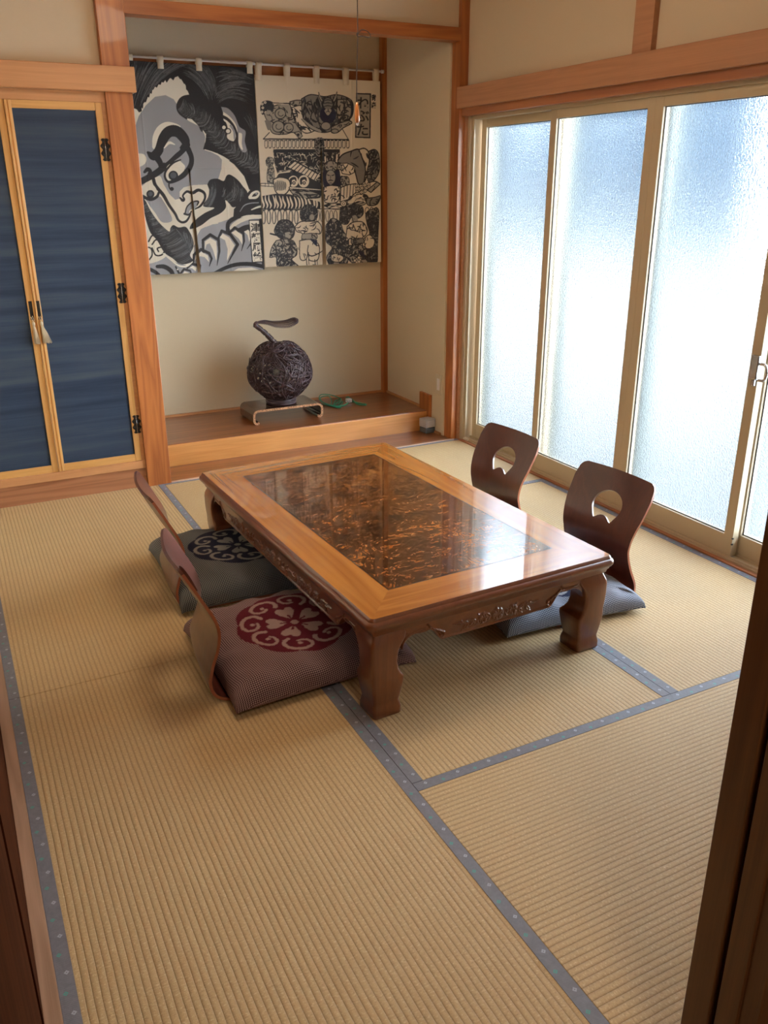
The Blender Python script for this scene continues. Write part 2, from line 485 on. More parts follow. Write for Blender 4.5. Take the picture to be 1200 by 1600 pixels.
# ------------------------------------------------------------------ painter for flat prints and carved relief
GLYPHS = {}
class Canvas:
    def __init__(s, x0, y0, w, h, res, H=None, base=(0, 0, 0), top_down=False):
        s.x0, s.y0, s.res = x0, y0, res
        s.nx, s.ny = int(round(w / res)), int(round(h / res))
        s.a = np.zeros((s.ny, s.nx, 3), np.float32); s.a[:] = base
        s.H = H; s.clip = None
    def mp(s, P):
        P = np.atleast_2d(np.array(P, float))[:, :2]
        if s.H is None: return P.copy()
        h = s.H
        d = h[6] * P[:, 0] + h[7] * P[:, 1] + 1
        return np.stack([(h[0] * P[:, 0] + h[1] * P[:, 1] + h[2]) / d, (h[3] * P[:, 0] + h[4] * P[:, 1] + h[5]) / d], 1)
    def sc(s, p):
        if s.H is None: return 1.0
        a = s.mp([(p[0], p[1]), (p[0] + 8, p[1]), (p[0], p[1] + 8)])
        return (np.linalg.norm(a[1] - a[0]) + np.linalg.norm(a[2] - a[0])) / 16
    def px(s, P):
        return np.stack([(P[:, 0] - s.x0) / s.res, (P[:, 1] - s.y0) / s.res], 1)
    def polymask(s, pts, raw=False):
        P = s.px(np.array(pts, float) if raw else s.mp(pts))
        i0 = max(int(P[:, 0].min()), 0); i1 = min(int(P[:, 0].max()) + 2, s.nx)
        j0 = max(int(P[:, 1].min()), 0); j1 = min(int(P[:, 1].max()) + 2, s.ny)
        if i1 <= i0 or j1 <= j0: return None
        X, Y = np.meshgrid(np.arange(i0, i1) + 0.5, np.arange(j0, j1) + 0.5)
        m = np.zeros(X.shape, bool)
        n = len(P)
        for k in range(n):
            xa, ya = P[k]; xb, yb = P[(k + 1) % n]
            if ya == yb: continue
            c = ((ya > Y) != (yb > Y)) & (X < (xb - xa) * (Y - ya) / (yb - ya) + xa)
            m ^= c
        return (slice(j0, j1), slice(i0, i1)), m
    def put(s, sl, m, col):
        if s.clip is not None: m = m & s.clip[sl]
        s.a[sl][m] = col
    def poly(s, pts, col, smooth=False, raw=False):
        if smooth:
            q = list(pts) + [pts[0]]
            pts = [tuple(p) for p in catmull(q, 5)]
        r = s.polymask(pts, raw)
        if r: s.put(r[0], r[1], col)
    def setclip(s, pts, smooth=False):
        if pts is None: s.clip = None; return
        if smooth: pts = [tuple(p) for p in catmull(list(pts) + [pts[0]], 5)]
        s.clip = np.zeros((s.ny, s.nx), bool)
        r = s.polymask(pts)
        if r: s.clip[r[0]] = r[1]
    def stroke(s, pts, col, w=None, smooth=True, n=5):
        """pts (u,v[,w]) ; w is full width in drawing units"""
        L = []
        for p in pts:
            L.append((p[0], p[1], p[2] if len(p) > 2 else w))
        if smooth and len(L) > 2: L = [tuple(p) for p in catmull(L, n)]
        A = np.array(L, float)
        k = s.sc(A[len(A) // 2]) / s.res
        P = s.px(s.mp(A[:, :2])); R = np.maximum(A[:, 2] * 0.5 * k, 0.55)
        for i in range(len(P) - 1):
            a, b = P[i], P[i + 1]; ra, rb = R[i], R[i + 1]; r = max(ra, rb) + 1
            i0 = max(int(min(a[0], b[0]) - r), 0); i1 = min(int(max(a[0], b[0]) + r) + 2, s.nx)
            j0 = max(int(min(a[1], b[1]) - r), 0); j1 = min(int(max(a[1], b[1]) + r) + 2, s.ny)
            if i1 <= i0 or j1 <= j0: continue
            X, Y = np.meshgrid(np.arange(i0, i1) + 0.5, np.arange(j0, j1) + 0.5)
            d = b - a; L2 = d @ d + 1e-9
            t = np.clip(((X - a[0]) * d[0] + (Y - a[1]) * d[1]) / L2, 0, 1)
            D = np.hypot(X - a[0] - t * d[0], Y - a[1] - t * d[1])
            s.put((slice(j0, j1), slice(i0, i1)), D <= ra + (rb - ra) * t, col)
    def circ(s, u, v, r, col, ry=None):
        ry = ry or r
        s.poly([(u + r * math.cos(a), v + ry * math.sin(a)) for a in np.linspace(0, 2 * math.pi, 28, endpoint=False)], col)
    def ring(s, u, v, r, w, col, ry=None, a0=0, a1=2 * math.pi):
        ry = ry or r
        s.stroke([(u + r * math.cos(a), v + ry * math.sin(a)) for a in np.linspace(a0, a1, 20)], col, w, smooth=False)
    def family(s, A, B, n, col, w, rnd, jit=6):
        """n quadratic curves between curve A and curve B (each three points)"""
        for k in range(n):
            t = rnd.random()
            P = [(A[i][0] * (1 - t) + B[i][0] * t + rnd.uniform(-jit, jit), A[i][1] * (1 - t) + B[i][1] * t + rnd.uniform(-jit, jit)) for i in range(3)]
            u0 = rnd.uniform(0, 0.5); u1 = u0 + rnd.uniform(0.2, 0.5)
            pts = []
            for q in np.linspace(u0, min(u1, 1), 7):
                pts.append(((1 - q) ** 2 * P[0][0] + 2 * q * (1 - q) * P[1][0] + q * q * P[2][0],
                            (1 - q) ** 2 * P[0][1] + 2 * q * (1 - q) * P[1][1] + q * q * P[2][1]))
            c = col if not isinstance(col, list) else rnd.choice(col)
            s.stroke(pts, c, w * rnd.uniform(0.5, 1.3), smooth=False)
    def scribble(s, pts, fill, ink, n, rnd, w=6, size=40, outline=8, smooth=True, vertical=None):
        if fill is not None: s.poly(pts, fill, smooth)
        s.setclip(pts, smooth)
        A = np.array(pts, float); x0, y0 = A.min(0); x1, y1 = A.max(0)
        for k in range(n):
            x = rnd.uniform(x0, x1); y = rnd.uniform(y0, y1)
            a = rnd.uniform(0, 2 * math.pi) if vertical is None else vertical + rnd.uniform(-0.3, 0.3)
            c = rnd.uniform(-1.2, 1.2); L = size * rnd.uniform(0.4, 1.1)
            p = []
            for t in np.linspace(0, 1, 5):
                p.append((x, y, w * (0.4 + 1.1 * math.sin(math.pi * (0.1 + 0.8 * t)))))
                x += L / 4 * math.cos(a); y += L / 4 * math.sin(a); a += c / 4 * 1.6
            s.stroke(p, ink if not isinstance(ink, list) else rnd.choice(ink), smooth=False)
        s.setclip(None)
        if outline: s.stroke(list(pts) + [pts[0]], (0.018, 0.018, 0.024), outline, smooth=smooth)
    def text(s, ch, u, v, size, col, stretch=1.0, bold=0.02):
        cu = bpy.data.curves.new('t', 'FONT'); cu.body = ch; cu.size = 1.0; cu.offset = bold
        ob = bpy.data.objects.new('t', cu); COL.objects.link(ob)
        dg = bpy.context.evaluated_depsgraph_get(); dg.update()
        me = bpy.data.meshes.new_from_object(ob.evaluated_get(dg))
        nv = len(me.vertices)
        if nv:
            co = np.array([v_.co[:2] for v_ in me.vertices]); c = (co.min(0) + co.max(0)) / 2
            me.calc_loop_triangles()
            q = [(u + (p[0] - c[0]) * size, v - (p[1] - c[1]) * size * stretch) for p in co]
            for tr in me.loop_triangles:
                s.poly([q[i] for i in tr.vertices], col)
        bpy.data.objects.remove(ob); bpy.data.curves.remove(cu); bpy.data.meshes.remove(me)
        GLYPHS[ch] = nv
        return nv
    def down(s, k=2):
        a = s.a[:s.ny // k * k, :s.nx // k * k]
        return a.reshape(a.shape[0] // k, k, a.shape[1] // k, k, 3).mean((1, 3))

INK = (0.016, 0.016, 0.021); GREY = (0.285, 0.285, 0.305); CREAM = (0.80, 0.76, 0.66); DK = (0.075, 0.078, 0.09)

# ------------------------------------------------------------------ room shell
W = 0.88
H_CEIL = 2.42
struct(box('floor', (-0.12, -0.12, -0.16), (2.74, 3.52, -0.052), M['dim_floor']), 'sub-floor under the tatami mats')
struct(box('ceiling', (-0.12, -1.7, H_CEIL), (2.86, 4.46, H_CEIL + 0.05), M['pale_x']), 'wooden ceiling above the room')
# back side: closet wall above the doors, closet interior backing
struct(boxes('wall_back', [((-0.12, 4.36, -0.16), (2.74, 4.46, H_CEIL)),
                           ((-0.12, 3.545, 1.86), (0.82, 3.60, H_CEIL)),
                           ((0.90, 3.545, 2.165), (2.62, 3.59, H_CEIL))], M['plaster']),
       'beige sand-plaster wall at the back of the room and alcove')
struct(boxes('wall_right', [((2.595, 3.60, -0.16), (2.75, 4.40, H_CEIL)),
                            ((2.655, -0.12, 1.86), (2.75, 3.60, H_CEIL)),
                            ((2.655, -0.12, -0.16), (2.75, 0.80, 1.88))], M['plaster']),
       'beige plaster wall above the frosted sliding windows and beside the alcove')
struct(boxes('wall_left', [((-0.12, 1.80, -0.16), (-0.03, 4.40, H_CEIL)), ((-0.12, -1.7, 1.86), (-0.03, 1.80, H_CEIL)),
                           ((-0.12, -1.7, -0.16), (-0.06, 1.80, 1.87))], M['plaster']),
       'beige plaster wall on the left side of the room')
struct(box('wall_alcove', (0.82, 3.62, -0.16), (0.875, 4.37, H_CEIL), M['plaster']), 'plaster side wall between closet and alcove')
struct(boxes('wall_front', [((1.012, -0.10, -0.16), (2.70, 0.0, H_CEIL)), ((-0.03, -0.10, 1.90), (1.012, 0.0, H_CEIL))], M['hallwall']),
       'wall with the doorway the room is seen through')
struct(boxes('wall_hallway', [((-0.12, -1.75, -0.16), (1.80, -1.65, H_CEIL)), ((1.74, -1.7, -0.16), (1.84, -0.09, H_CEIL))], M['hallwall']),
       'hallway walls behind the doorway')
struct(box('floor_hallway', (-0.12, -1.7, -0.16), (1.80, -0.10, -0.03), M['dim_floor']), 'wooden hallway floor')
# dark panel door along the left wall, jamb of the doorway
d = empty('door_3'); struct(d, 'dark brown wooden door panel along the left wall near the doorway')
boxes('door_panel', [((-0.058, -0.6, -0.05), (-0.034, 0.62, 1.86)), ((-0.05, 0.60, -0.05), (-0.031, 1.74, 1.86))], M['dark_door'], d)
box('door_stile', (-0.052, 1.74, -0.05), (-0.0305, 1.80, 1.86), M['dark_door'], d)
jb = empty('trim_1'); struct(jb, 'brown wooden door jamb with a dark groove in the right foreground')
box('jamb_stop', (0.90, -0.035, -0.05), (1.01, 0.012, 1.90), M['dark_z'], jb, 0.0015)
box('jamb_groove', (0.912, -0.048, -0.05), (1.01, -0.03, 1.90), M['dark_door'], jb)
box('jamb_face', (0.90, -0.082, -0.05), (1.01, -0.046, 1.90), M['dark_z'], jb, 0.0015)
box('jamb_casing', (0.905, -0.112, -0.05), (1.012, -0.081, 1.90), M['dark_z'], jb, 0.0015)
struct(boxes('trim_2', [((-0.03, -0.10, 1.80), (0.90, 0.012, 1.90))], M['dark_z']), 'wooden head board over the doorway')
struct(box('trim_3', (-0.031, -0.10, -0.06), (0.0, 3.51, 0.003), M['sill_y'], bev=0.001), 'pale wooden edge board along the left side of the mats')

# tokonoma posts, beam, boards
struct(box('trim_4', (0.800, 3.505, -0.05), (0.918, 3.625, H_CEIL), M['wood_z'], bev=0.003), 'broad orange-brown wooden post between closet and alcove')
struct(box('trim_5', (2.605, 3.52, -0.05), (2.685, 3.62, H_CEIL), M['wood_z'], bev=0.002), 'wooden corner post between alcove and windows')
struct(box('trim_6', (0.915, 3.518, 2.112), (2.607, 3.60, 2.172), M['wood_x'], bev=0.002), 'orange-brown beam across the top of the alcove')
struct(box('trim_7', (2.562, 4.325, 0.125), (2.60, 4.365, H_CEIL), M['wood_z'], bev=0.001), 'thin wooden post in the rear right corner of the alcove')
struct(box('trim_8', (0.875, 4.338, 1.988), (2.565, 4.362, 2.052), M['wood_x'], bev=0.001), 'thin brown picture rail on the rear wall of the alcove')
# nageshi over closet
struct(box('trim_9', (-0.03, 3.475, 1.805), (0.930, 3.545, 1.905), M['pale_x'], bev=0.003), 'pale brown lintel board above the closet doors')
struct(boxes('trim_10', [((-0.03, 3.5195, 1.764), (0.800, 3.60, 1.812)), ((0.783, 3.5225, 0.135), (0.800, 3.60, 1.77)),
                         ((-0.03, 3.515, 0.098), (0.800, 3.60, 0.137))], M['pale_x'], bev=0.001), 'frame strips around the closet doors')
struct(box('baseboard_back', (-0.03, 3.522, -0.05), (0.800, 3.60, 0.099), M['base_x'], bev=0.001), 'brown base board under the closet doors')
# alcove floor
struct(boxes('floor_alcove_step', [((0.918, 3.525, -0.05), (2.60, 3.80, 0.004)), ((0.86, 3.620, -0.05), (0.918, 3.80, 0.004))], M['stage_x']), 'dark glossy board in front of the alcove platform')
st = empty('floor_alcove'); struct(st, 'raised wooden alcove platform with an orange front board')
box('platform_board', (0.875, 3.772, 0.080), (2.597, 4.36, 0.125), M['stage_x'], st, 0.003)
box('riser', (0.875, 3.768, 0.0), (2.597, 3.80, 0.122), M['riser_x'], st, 0.003)
struct(boxes('baseboard_alcove', [((0.875, 4.350, 0.125), (2.565, 4.361, 0.139)), ((2.585, 3.80, 0.125), (2.596, 4.33, 0.139)),
                                  ((2.585, 3.62, 0.003), (2.596, 3.80, 0.017))], M['pale_x']), 'thin wooden skirting round the alcove')
struct(box('trim_11', (0.92, 3.506, -0.05), (2.62, 3.527, 0.004), M['sill_x'], bev=0.001), 'pale wooden strip between the mats and the alcove')

# right wall woodwork
struct(box('trim_12', (2.598, -0.05, 1.800), (2.66, 3.535, 1.900), M['pale_y'], bev=0.002), 'brown lintel board above the sliding windows')
struct(box('trim_13', (2.622, -0.05, 1.762), (2.70, 3.53, 1.803), M['wood_y'], bev=0.001), 'darker head board under the window lintel')
struct(box('trim_14', (2.628, 2.165, 1.899), (2.66, 2.270, H_CEIL), M['pale_y'], bev=0.001), 'short wooden strut above the window lintel')
struct(box('trim_15', (2.642, -0.05, -0.05), (2.668, 3.525, 0.006), M['wood_y'], bev=0.001), 'brown wooden sill board along the sliding windows')

# windows
YF, YN = 3.475, 0.835
SW = (YF - YN) / 4
Z0, Z1 = 0.020, 1.755
fr = empty('window_frame'); struct(fr, 'beige aluminium outer frame of the sliding windows')
boxes('frame_rail', [((2.662, YN - 0.04, -0.04), (2.775, YF + 0.02, 0.014)), ((2.662, YN - 0.04, 1.745), (2.775, YF + 0.02, 1.80)),
                     ((2.669, YN - 0.04, 0.013), (2.673, YF, 0.024)), ((2.708, YN - 0.04, 0.013), (2.712, YF, 0.024)),
                     ((2.752, YN - 0.04, 0.013), (2.775, YF, 0.030))], M['alum'], fr)
boxes('frame_jamb', [((2.652, YF + 0.002, -0.04), (2.775, YF + 0.028, 1.79)), ((2.664, YF - 0.016, 0.013), (2.672, YF + 0.01, 1.75)),
                     ((2.662, YN - 0.05, -0.04), (2.775, YN - 0.01, 1.79))], M['alum'], fr)
box('frame_casing', (2.640, YF + 0.026, -0.04), (2.775, 3.535, 1.79), M['pale_y'], fr, 0.001)
box('rail_stopper', (2.655, YF - 0.055, 0.008), (2.672, YF - 0.010, 0.020), M['cream_pl'], fr, 0.002)
wl = ['frosted sliding window pane farthest from the doorway, beside the alcove', 'second frosted sliding window from the alcove',
      'third frosted sliding window from the alcove, brightest of the panes', 'fourth frosted sliding window, cut by the right edge of the picture']
for k in range(4):
    ya = YF - SW * k; yb = ya - SW
    inner = k in (1, 2)
    x0, x1 = (2.674, 2.706) if inner else (2.714, 2.746)
    if k == 0: ya -= 0.012; yb -= 0.03
    if k == 1: ya += 0.012
    if k == 2: yb -= 0.012
    if k == 3: ya += 0.03
    w = empty('window_%d' % (k + 1)); struct(w, wl[k])
    sw = 0.044
    boxes('sash_stile', [((x0, ya - sw, Z0), (x1, ya, Z1)), ((x0, yb, Z0), (x1, yb + sw, Z1))], M['alum'], w, 0.0015)
    boxes('sash_rail', [((x0 + 0.001, yb + sw, Z0), (x1 - 0.001, ya - sw, Z0 + 0.085)), ((x0 + 0.001, yb + sw, Z1 - 0.048), (x1 - 0.001, ya - sw, Z1))], M['alum'], w)
    gx = (x0 + x1) / 2 + 0.003
    a, b, c, e = yb + sw, ya - sw, Z0 + 0.085, Z1 - 0.048
    boxes('glazing_seal', [((gx - 0.006, a, c), (gx - 0.004, a + 0.004, e)), ((gx - 0.006, b - 0.004, c), (gx - 0.004, b, e)),
                           ((gx - 0.006, a, c), (gx - 0.004, b, c + 0.004)), ((gx - 0.006, a, e - 0.003), (gx - 0.004, b, e))], M['alum_d'], w)
    link_mesh('glass_pane', [(gx, a, c), (gx, b, c), (gx, b, e), (gx, a, e)], [(0, 1, 2, 3)], M['glass'], w)
    if k == 2:
        lk = boxes('window_lock', [((2.660, yb - 0.004, 0.74), (2.678, yb + 0.030, 0.83))], M['steel'], w, 0.004)
        tube('lock_lever', catmull([(2.668, yb - 0.004, 0.80), (2.666, yb - 0.030, 0.80), (2.664, yb - 0.045, 0.775), (2.664, yb - 0.035, 0.745), (2.664, yb - 0.012, 0.742)], 5), 0.0055, M['steel'], lk)
        boxes('lock_keeper', [((2.662, yb + 0.004, 0.715), (2.678, yb + 0.018, 0.745))], M['steel'], lk, 0.003)
        for zz in (0.07, 0.095, 1.05):
            box('screw', (2.6735, yb - 0.0015, zz), (2.680, yb + 0.004, zz + 0.006), M['alum_d'], w)

# outside: veranda posts, eave, ground; wall, fence and gravel added to steer the light
for k in range(5):
    y = YF - SW * k + 0.075
    struct(box('trim_outside', (2.80, y - 0.035, -0.3), (2.85, y + 0.035, 1.9), M['alum_w'], bev=0.002), 'pale outer frame post blurred behind the frosted glass')
struct(box('wall_outside_sill', (2.775, 0.3, -0.45), (2.86, 4.0, 0.0), M['alum_w']), 'pale sill outside the windows')
struct(box('roof_eave', (2.70, -1.0, 2.30), (3.0, 5.0, 2.37), M['hallwall']), 'underside of the eave outside the windows')
struct(box('fence_added', (5.0, 1.9, -0.5), (5.12, 18, 0.85), M['fence']), 'low pale fence added outside to brighten the lower frosted panes')  # added so the lower panes read white
struct(box('ground', (2.7, 1.3, -0.55), (16, 16, -0.45), M['ground']), 'grey ground outside the frosted windows')
struct(box('ground_bounce_gravel', (2.7, -16, -0.55), (16, 1.3, -0.452), M['gravel']), 'unseen pale gravel added to bounce daylight into the room')  # out of view, added as a reflector for the upper walls
struct(box('wall_outside', (5.6, 4.1, -0.5), (5.8, 18, 3.6), M['outwall']), 'assumed bluish wall outside, shaped to tone the frosted windows')  # assumed neighbour; extent and dark tone shaped for pane brightness

# ------------------------------------------------------------------ tatami mats
def mat_(x0, y0, x1, y1, axis, label):
    g = 0.0008; bw = 0.031
    o = empty('tatami_mat', ((x0 + x1) / 2, (y0 + y1) / 2, 0)); tag(o, label, 'tatami mat', 'tatami mats covering the floor')
    hx, hy = (x1 - x0) / 2 - g, (y1 - y0) / 2 - g
    box('woven_mat', (-hx, -hy, -0.052), (hx, hy, 0.0), M['tat_' + axis], o, 0.0012, 1)
    for s in (-1, 1):
        if axis == 'y':
            a, b = (s * hx, s * (hx - bw)); lo, hi = (min(a, b), -hy, 0), (max(a, b), hy, 0)
        else:
            a, b = (s * hy, s * (hy - bw)); lo, hi = (-hx, min(a, b), 0), (hx, max(a, b), 0)
        t = 0.0012
        V = [(lo[0], lo[1], -0.004), (hi[0], lo[1], -0.004), (hi[0], hi[1], -0.004), (lo[0], hi[1], -0.004)]
        V += [(v[0], v[1], t) for v in V]
        F = [(0, 3, 2, 1), (4, 5, 6, 7), (0, 1, 5, 4), (1, 2, 6, 5), (2, 3, 7, 6), (3, 0, 4, 7)]
        bd = link_mesh('cloth_border', V, F, M['heri'], o)
        uv = bd.data.uv_layers.new(name='UVMap')
        cx, cy = (lo[0] + hi[0]) / 2, (lo[1] + hi[1]) / 2
        for lp in bd.data.loops:
            c = bd.data.vertices[lp.vertex_index].co
            uv.data[lp.index].uv = (c.y + 5, c.x - cx) if axis == 'y' else (c.x + 5, c.y - cy)
mat_(0, 0, W, 2 * W, 'y', 'tatami mat in the left foreground with ribs running away from the doorway')
mat_(0, 2 * W, W, 4 * W, 'y', 'tatami mat in front of the closet doors, behind the left foreground mat')
mat_(W, 0, 3 * W, W, 'x', 'tatami mat in the right foreground with ribs running crosswise')
mat_(W, W, 2 * W, 3 * W, 'y', 'tatami mat lying under the low table')
mat_(2 * W, W, 3 * W, 3 * W, 'y', 'tatami mat between the low table and the frosted windows')
mat_(W, 3 * W, 3 * W, 4 * W, 'x', 'tatami mat in front of the alcove platform')

# ------------------------------------------------------------------ closet doors
def closet_door(name, x0, x1, label, right):
    d = empty(name, (x0, 3.52, 0)); struct(d, label)
    w = x1 - x0; z0, z1 = 0.137, 1.764; s = 0.028
    yf, yb = 0.003, 0.030
    boxes('stile', [((0, yf, z0), (s, yb, z1)), ((w - s, yf, z0), (w, yb, z1))], M['door_z'], d, 0.002)
    boxes('rail', [((s, yf + 0.001, z0), (w - s, yb, z0 + 0.036)), ((s, yf + 0.001, z1 - 0.032), (w - s, yb, z1))], M['door_x'], d, 0.001)
    box('cloth_panel', (s - 0.002, yf + 0.007, z0 + 0.03), (w - s + 0.002, yb - 0.004, z1 - 0.03), M['navy'], d)
    if right:
        boxes('stile_moulding', [((0.000, yf - 0.010, z0 + 0.002), (0.0085, yf + 0.002, z1 - 0.002)), ((0.014, yf - 0.004, z0 + 0.002), (0.0225, yf + 0.002, z1 - 0.002))], M['door_z'], d, 0.002)
    hx = 0.008 if right else w - 0.022
    pl = box('handle_plate', (hx, yf - 0.0015 if not right else yf - 0.005, 0.862), (hx + 0.015, yf + 0.003, 0.945), M['black'], d, 0.001)
    # tassel
    tx = hx + (0.010 if right else 0.008); ty = yf - 0.014
    V = []
    rnd = random.Random(5 if right else 9)
    L = [tube_data([(tx, ty + 0.012, 0.880), (tx + 0.004, ty, 0.862), (tx, ty, 0.852)], 0.0015, 5)]
    L.append(tube_data([(tx - 0.006, ty + 0.010, 0.876), (tx - 0.003, ty, 0.862), (tx, ty, 0.852)], 0.0015, 5))
    L.append(tube_data([(tx, ty, 0.856), (tx, ty, 0.850), (tx, ty, 0.842), (tx, ty, 0.836)], [0.003, 0.0065, 0.0065, 0.004], 8))
    lean = 0.022 if right else 0.008
    for i in range(46):
        a = rnd.uniform(0, 6.28); r = rnd.uniform(0.2, 1)
        ex, ey = 0.013 * r * math.cos(a) + lean * rnd.uniform(0.2, 1), 0.009 * r * math.sin(a)
        L.append(tube_data([(tx + 0.003 * math.cos(a) * r, ty + 0.003 * math.sin(a) * r, 0.840), (tx + ex * 0.6, ty + ey * 0.8, 0.80), (tx + ex, ty + ey, 0.757 + rnd.uniform(-0.003, 0.004))], 0.0012, 4))
    VV, FF = join_data(L)
    link_mesh('tassel', VV, FF, M['tassel'], pl, True)
    if right:
        for z in (1.575, 0.958, 0.325):
            bm = bmesh.new()
            for sg in (-1, 1):
                pts = []
                for i in range(40):
                    t = i / 39; zz = (t - 0.5) * 0.092
                    ww = 0.013 + 0.0045 * math.cos(t * math.pi * 6) + 0.003 * math.sin(t * math.pi) - (0.006 if t < 0.04 or t > 0.96 else 0)
                    pts.append((sg * (0.0015 + ww), zz))
                pts = [(sg * 0.0015, -0.046)] + pts + [(sg * 0.0015, 0.046)]
                vs_ = [bm.verts.new((w - 0.004 + p[0], yf - 0.0035, z + p[1])) for p in pts]
                f = bm.faces.new(vs_)
                r = bmesh.ops.extrude_face_region(bm, geom=[f])
                bmesh.ops.translate(bm, verts=[v for v in r['geom'] if isinstance(v, bmesh.types.BMVert)], vec=(0, 0.003, 0))
            hg = bm_obj('hinge', bm, M['black'], d)
            tube('hinge_pin', [(w - 0.004, yf - 0.005, z - 0.044), (w - 0.004, yf - 0.005, z + 0.044)], 0.0017, M['steel'], hg, 6)
            L = []
            for sg in (-1, 1):
                for k in (-1, 0, 1):
                    c = [(w - 0.004 + sg * (0.009 + 0.004 * math.cos(a)), yf - 0.0042, z + k * 0.026 + 0.008 * math.sin(a)) for a in np.linspace(0.6, 5.6, 10)]
                    L.append(tube_data(c, 0.0011, 4))
            VV, FF = join_data(L); link_mesh('hinge_relief', VV, FF, M['black'], hg, True)
closet_door('door_1', -0.028, 0.388, 'left closet door with navy blue cloth panel in honey wood frame', False)
closet_door('door_2', 0.389, 0.783, 'right closet door with navy blue cloth panel and three dark hinges', True)

for _k in ('tab_y', 'tab_x', 'burl'):
    M[_k].node_tree.nodes['Principled BSDF'].inputs['Coat IOR'].default_value = 1.65
# ------------------------------------------------------------------ low table
TL, TW, TH = 1.482, 0.886, 0.33
table = empty('low_table', (1.307, 1.899, 0.0015), math.radians(2.2))
tag(table, 'long low lacquered wooden table with burl centre panel and carved apron', 'table')

def ring_pts(hx, hy, r, n=8):
    P = []
    for cx, cy, a0 in ((hx - r, hy - r, 0), (-hx + r, hy - r, 90), (-hx + r, -hy + r, 180), (hx - r, -hy + r, 270)):
        for k in range(n + 1):
            a = math.radians(a0 + 90 * k / n)
            P.append((cx + r * math.cos(a), cy + r * math.sin(a)))
    return P

def loft(name, secs, mat, parent, cap=True, smooth=True):
    V = []; F = []; n = len(secs[0])
    for s in secs: V += s
    for i in range(len(secs) - 1):
        for k in range(n):
            k2 = (k + 1) % n
            F.append((i * n + k, i * n + k2, (i + 1) * n + k2, (i + 1) * n + k))
    if cap:
        F.append(tuple(range(n - 1, -1, -1))); F.append(tuple((len(secs) - 1) * n + k for k in range(n)))
    return link_mesh(name, V, F, mat, parent, smooth)

IX, IY = 0.302, 0.593
prof = [(0.040, 0.268), (0.024, 0.268), (0.020, 0.272), (0.018, 0.280), (0.012, 0.286), (0.010, 0.292), (0.004, 0.296), (0.0, 0.302),
        (-0.001, 0.309), (0.001, 0.315), (0.006, 0.319), (0.008, 0.320), (0.010, 0.3265), (0.014, 0.3300)]
secs = []
for ins, z in prof:
    secs.append([(x, y, z) for x, y in ring_pts(TW / 2 - ins, TL / 2 - ins, max(0.026 - ins, 0.006))])
edge = loft('edge_moulding', secs, M['tab_edge'], table, cap=False)
md = edge.modifiers.new('es', 'EDGE_SPLIT'); md.split_angle = math.radians(40)
# top frame boards: mitred, one mesh with grain turned on the short sides
ox, oy = TW / 2 - 0.0139, TL / 2 - 0.0139
V = [(-ox, -oy, TH), (ox, -oy, TH), (ox, oy, TH), (-ox, oy, TH), (-IX, -IY, TH), (IX, -IY, TH), (IX, IY, TH), (-IX, IY, TH)]
# rounded outer corners follow the moulding
op = ring_pts(ox, oy, 0.0121)
n4 = len(op) // 4
V = [(x, y, TH) for x, y in op] + [(IX, IY, TH), (-IX, IY, TH), (-IX, -IY, TH), (IX, -IY, TH)]
N = len(op); F = []; MI = []
q = [op_i for op_i in range(N)]
mid = [n4 // 2 + n4 * k for k in range(4)]      # mitre start vertices at corner k
for k in range(4):
    a, b = mid[k], mid[(k + 1) % 4]
    idx = [a]
    i = a
    while i != b:
        i = (i + 1) % N; idx.append(i)
    F.append(tuple(idx + [N + (k + 1) % 4, N + k])); MI.append(1 if k in (0, 2) else 0)
tf = link_mesh('tabletop', V, F, None, table, mats=[M['tab_y'], M['tab_x']], mi=MI)
box('inlay_panel', (-IX + 0.002, -IY + 0.002, TH - 0.004), (IX - 0.002, IY - 0.002, TH + 0.0002), M['burl'], table)
boxes('inlay_line', [((-IX - 0.0005, -IY - 0.0005, TH - 0.003), (-IX + 0.003, IY + 0.0005, TH + 0.0003)), ((IX - 0.003, -IY - 0.0005, TH - 0.003), (IX + 0.0005, IY + 0.0005, TH + 0.0003)),
                     ((-IX, -IY - 0.0005, TH - 0.003), (IX, -IY + 0.003, TH + 0.0003)), ((-IX, IY - 0.003, TH - 0.003), (IX, IY + 0.0005, TH + 0.0003))], M['inkline'], table)
# legs
LEG = [(0.270, 0.012, 0.108), (0.258, 0.007, 0.108), (0.245, 0.002, 0.108), (0.232, 0.0, 0.099), (0.215, 0.0, 0.090), (0.195, 0.000, 0.085), (0.172, 0.001, 0.084),
       (0.150, 0.003, 0.086), (0.135, 0.003, 0.094), (0.126, 0.003, 0.102), (0.121, 0.003, 0.104), (0.105, 0.004, 0.102), (0.080, 0.007, 0.095), (0.058, 0.010, 0.088), (0.046, 0.012, 0.083),
       (0.042, 0.012, 0.083), (0.032, 0.010, 0.088), (0.022, 0.008, 0.092), (0.003, 0.008, 0.092), (0.0, 0.010, 0.088)]
def leg(sx, sy):
    secs = []
    for z, o, w in LEG:
        r = 0.010
        base = []
        x1 = TW / 2 - 0.014 - o; y1 = TL / 2 - 0.014 - o
        cx, cy = x1 - w / 2, y1 - w / 2
        for x, y in ring_pts(w / 2, w / 2, r, 4):
            base.append((sx * (cx + x), sy * (cy + y), z))
        if sx * sy > 0: base = base[::-1]
        secs.append(base[::1])
    o = loft('leg', secs, M['tab_leg'], table)
    m = o.modifiers.new('es', 'EDGE_SPLIT'); m.split_angle = math.radians(50)
    return o
for sx in (-1, 1):
    for sy in (-1, 1): leg(sx, sy)
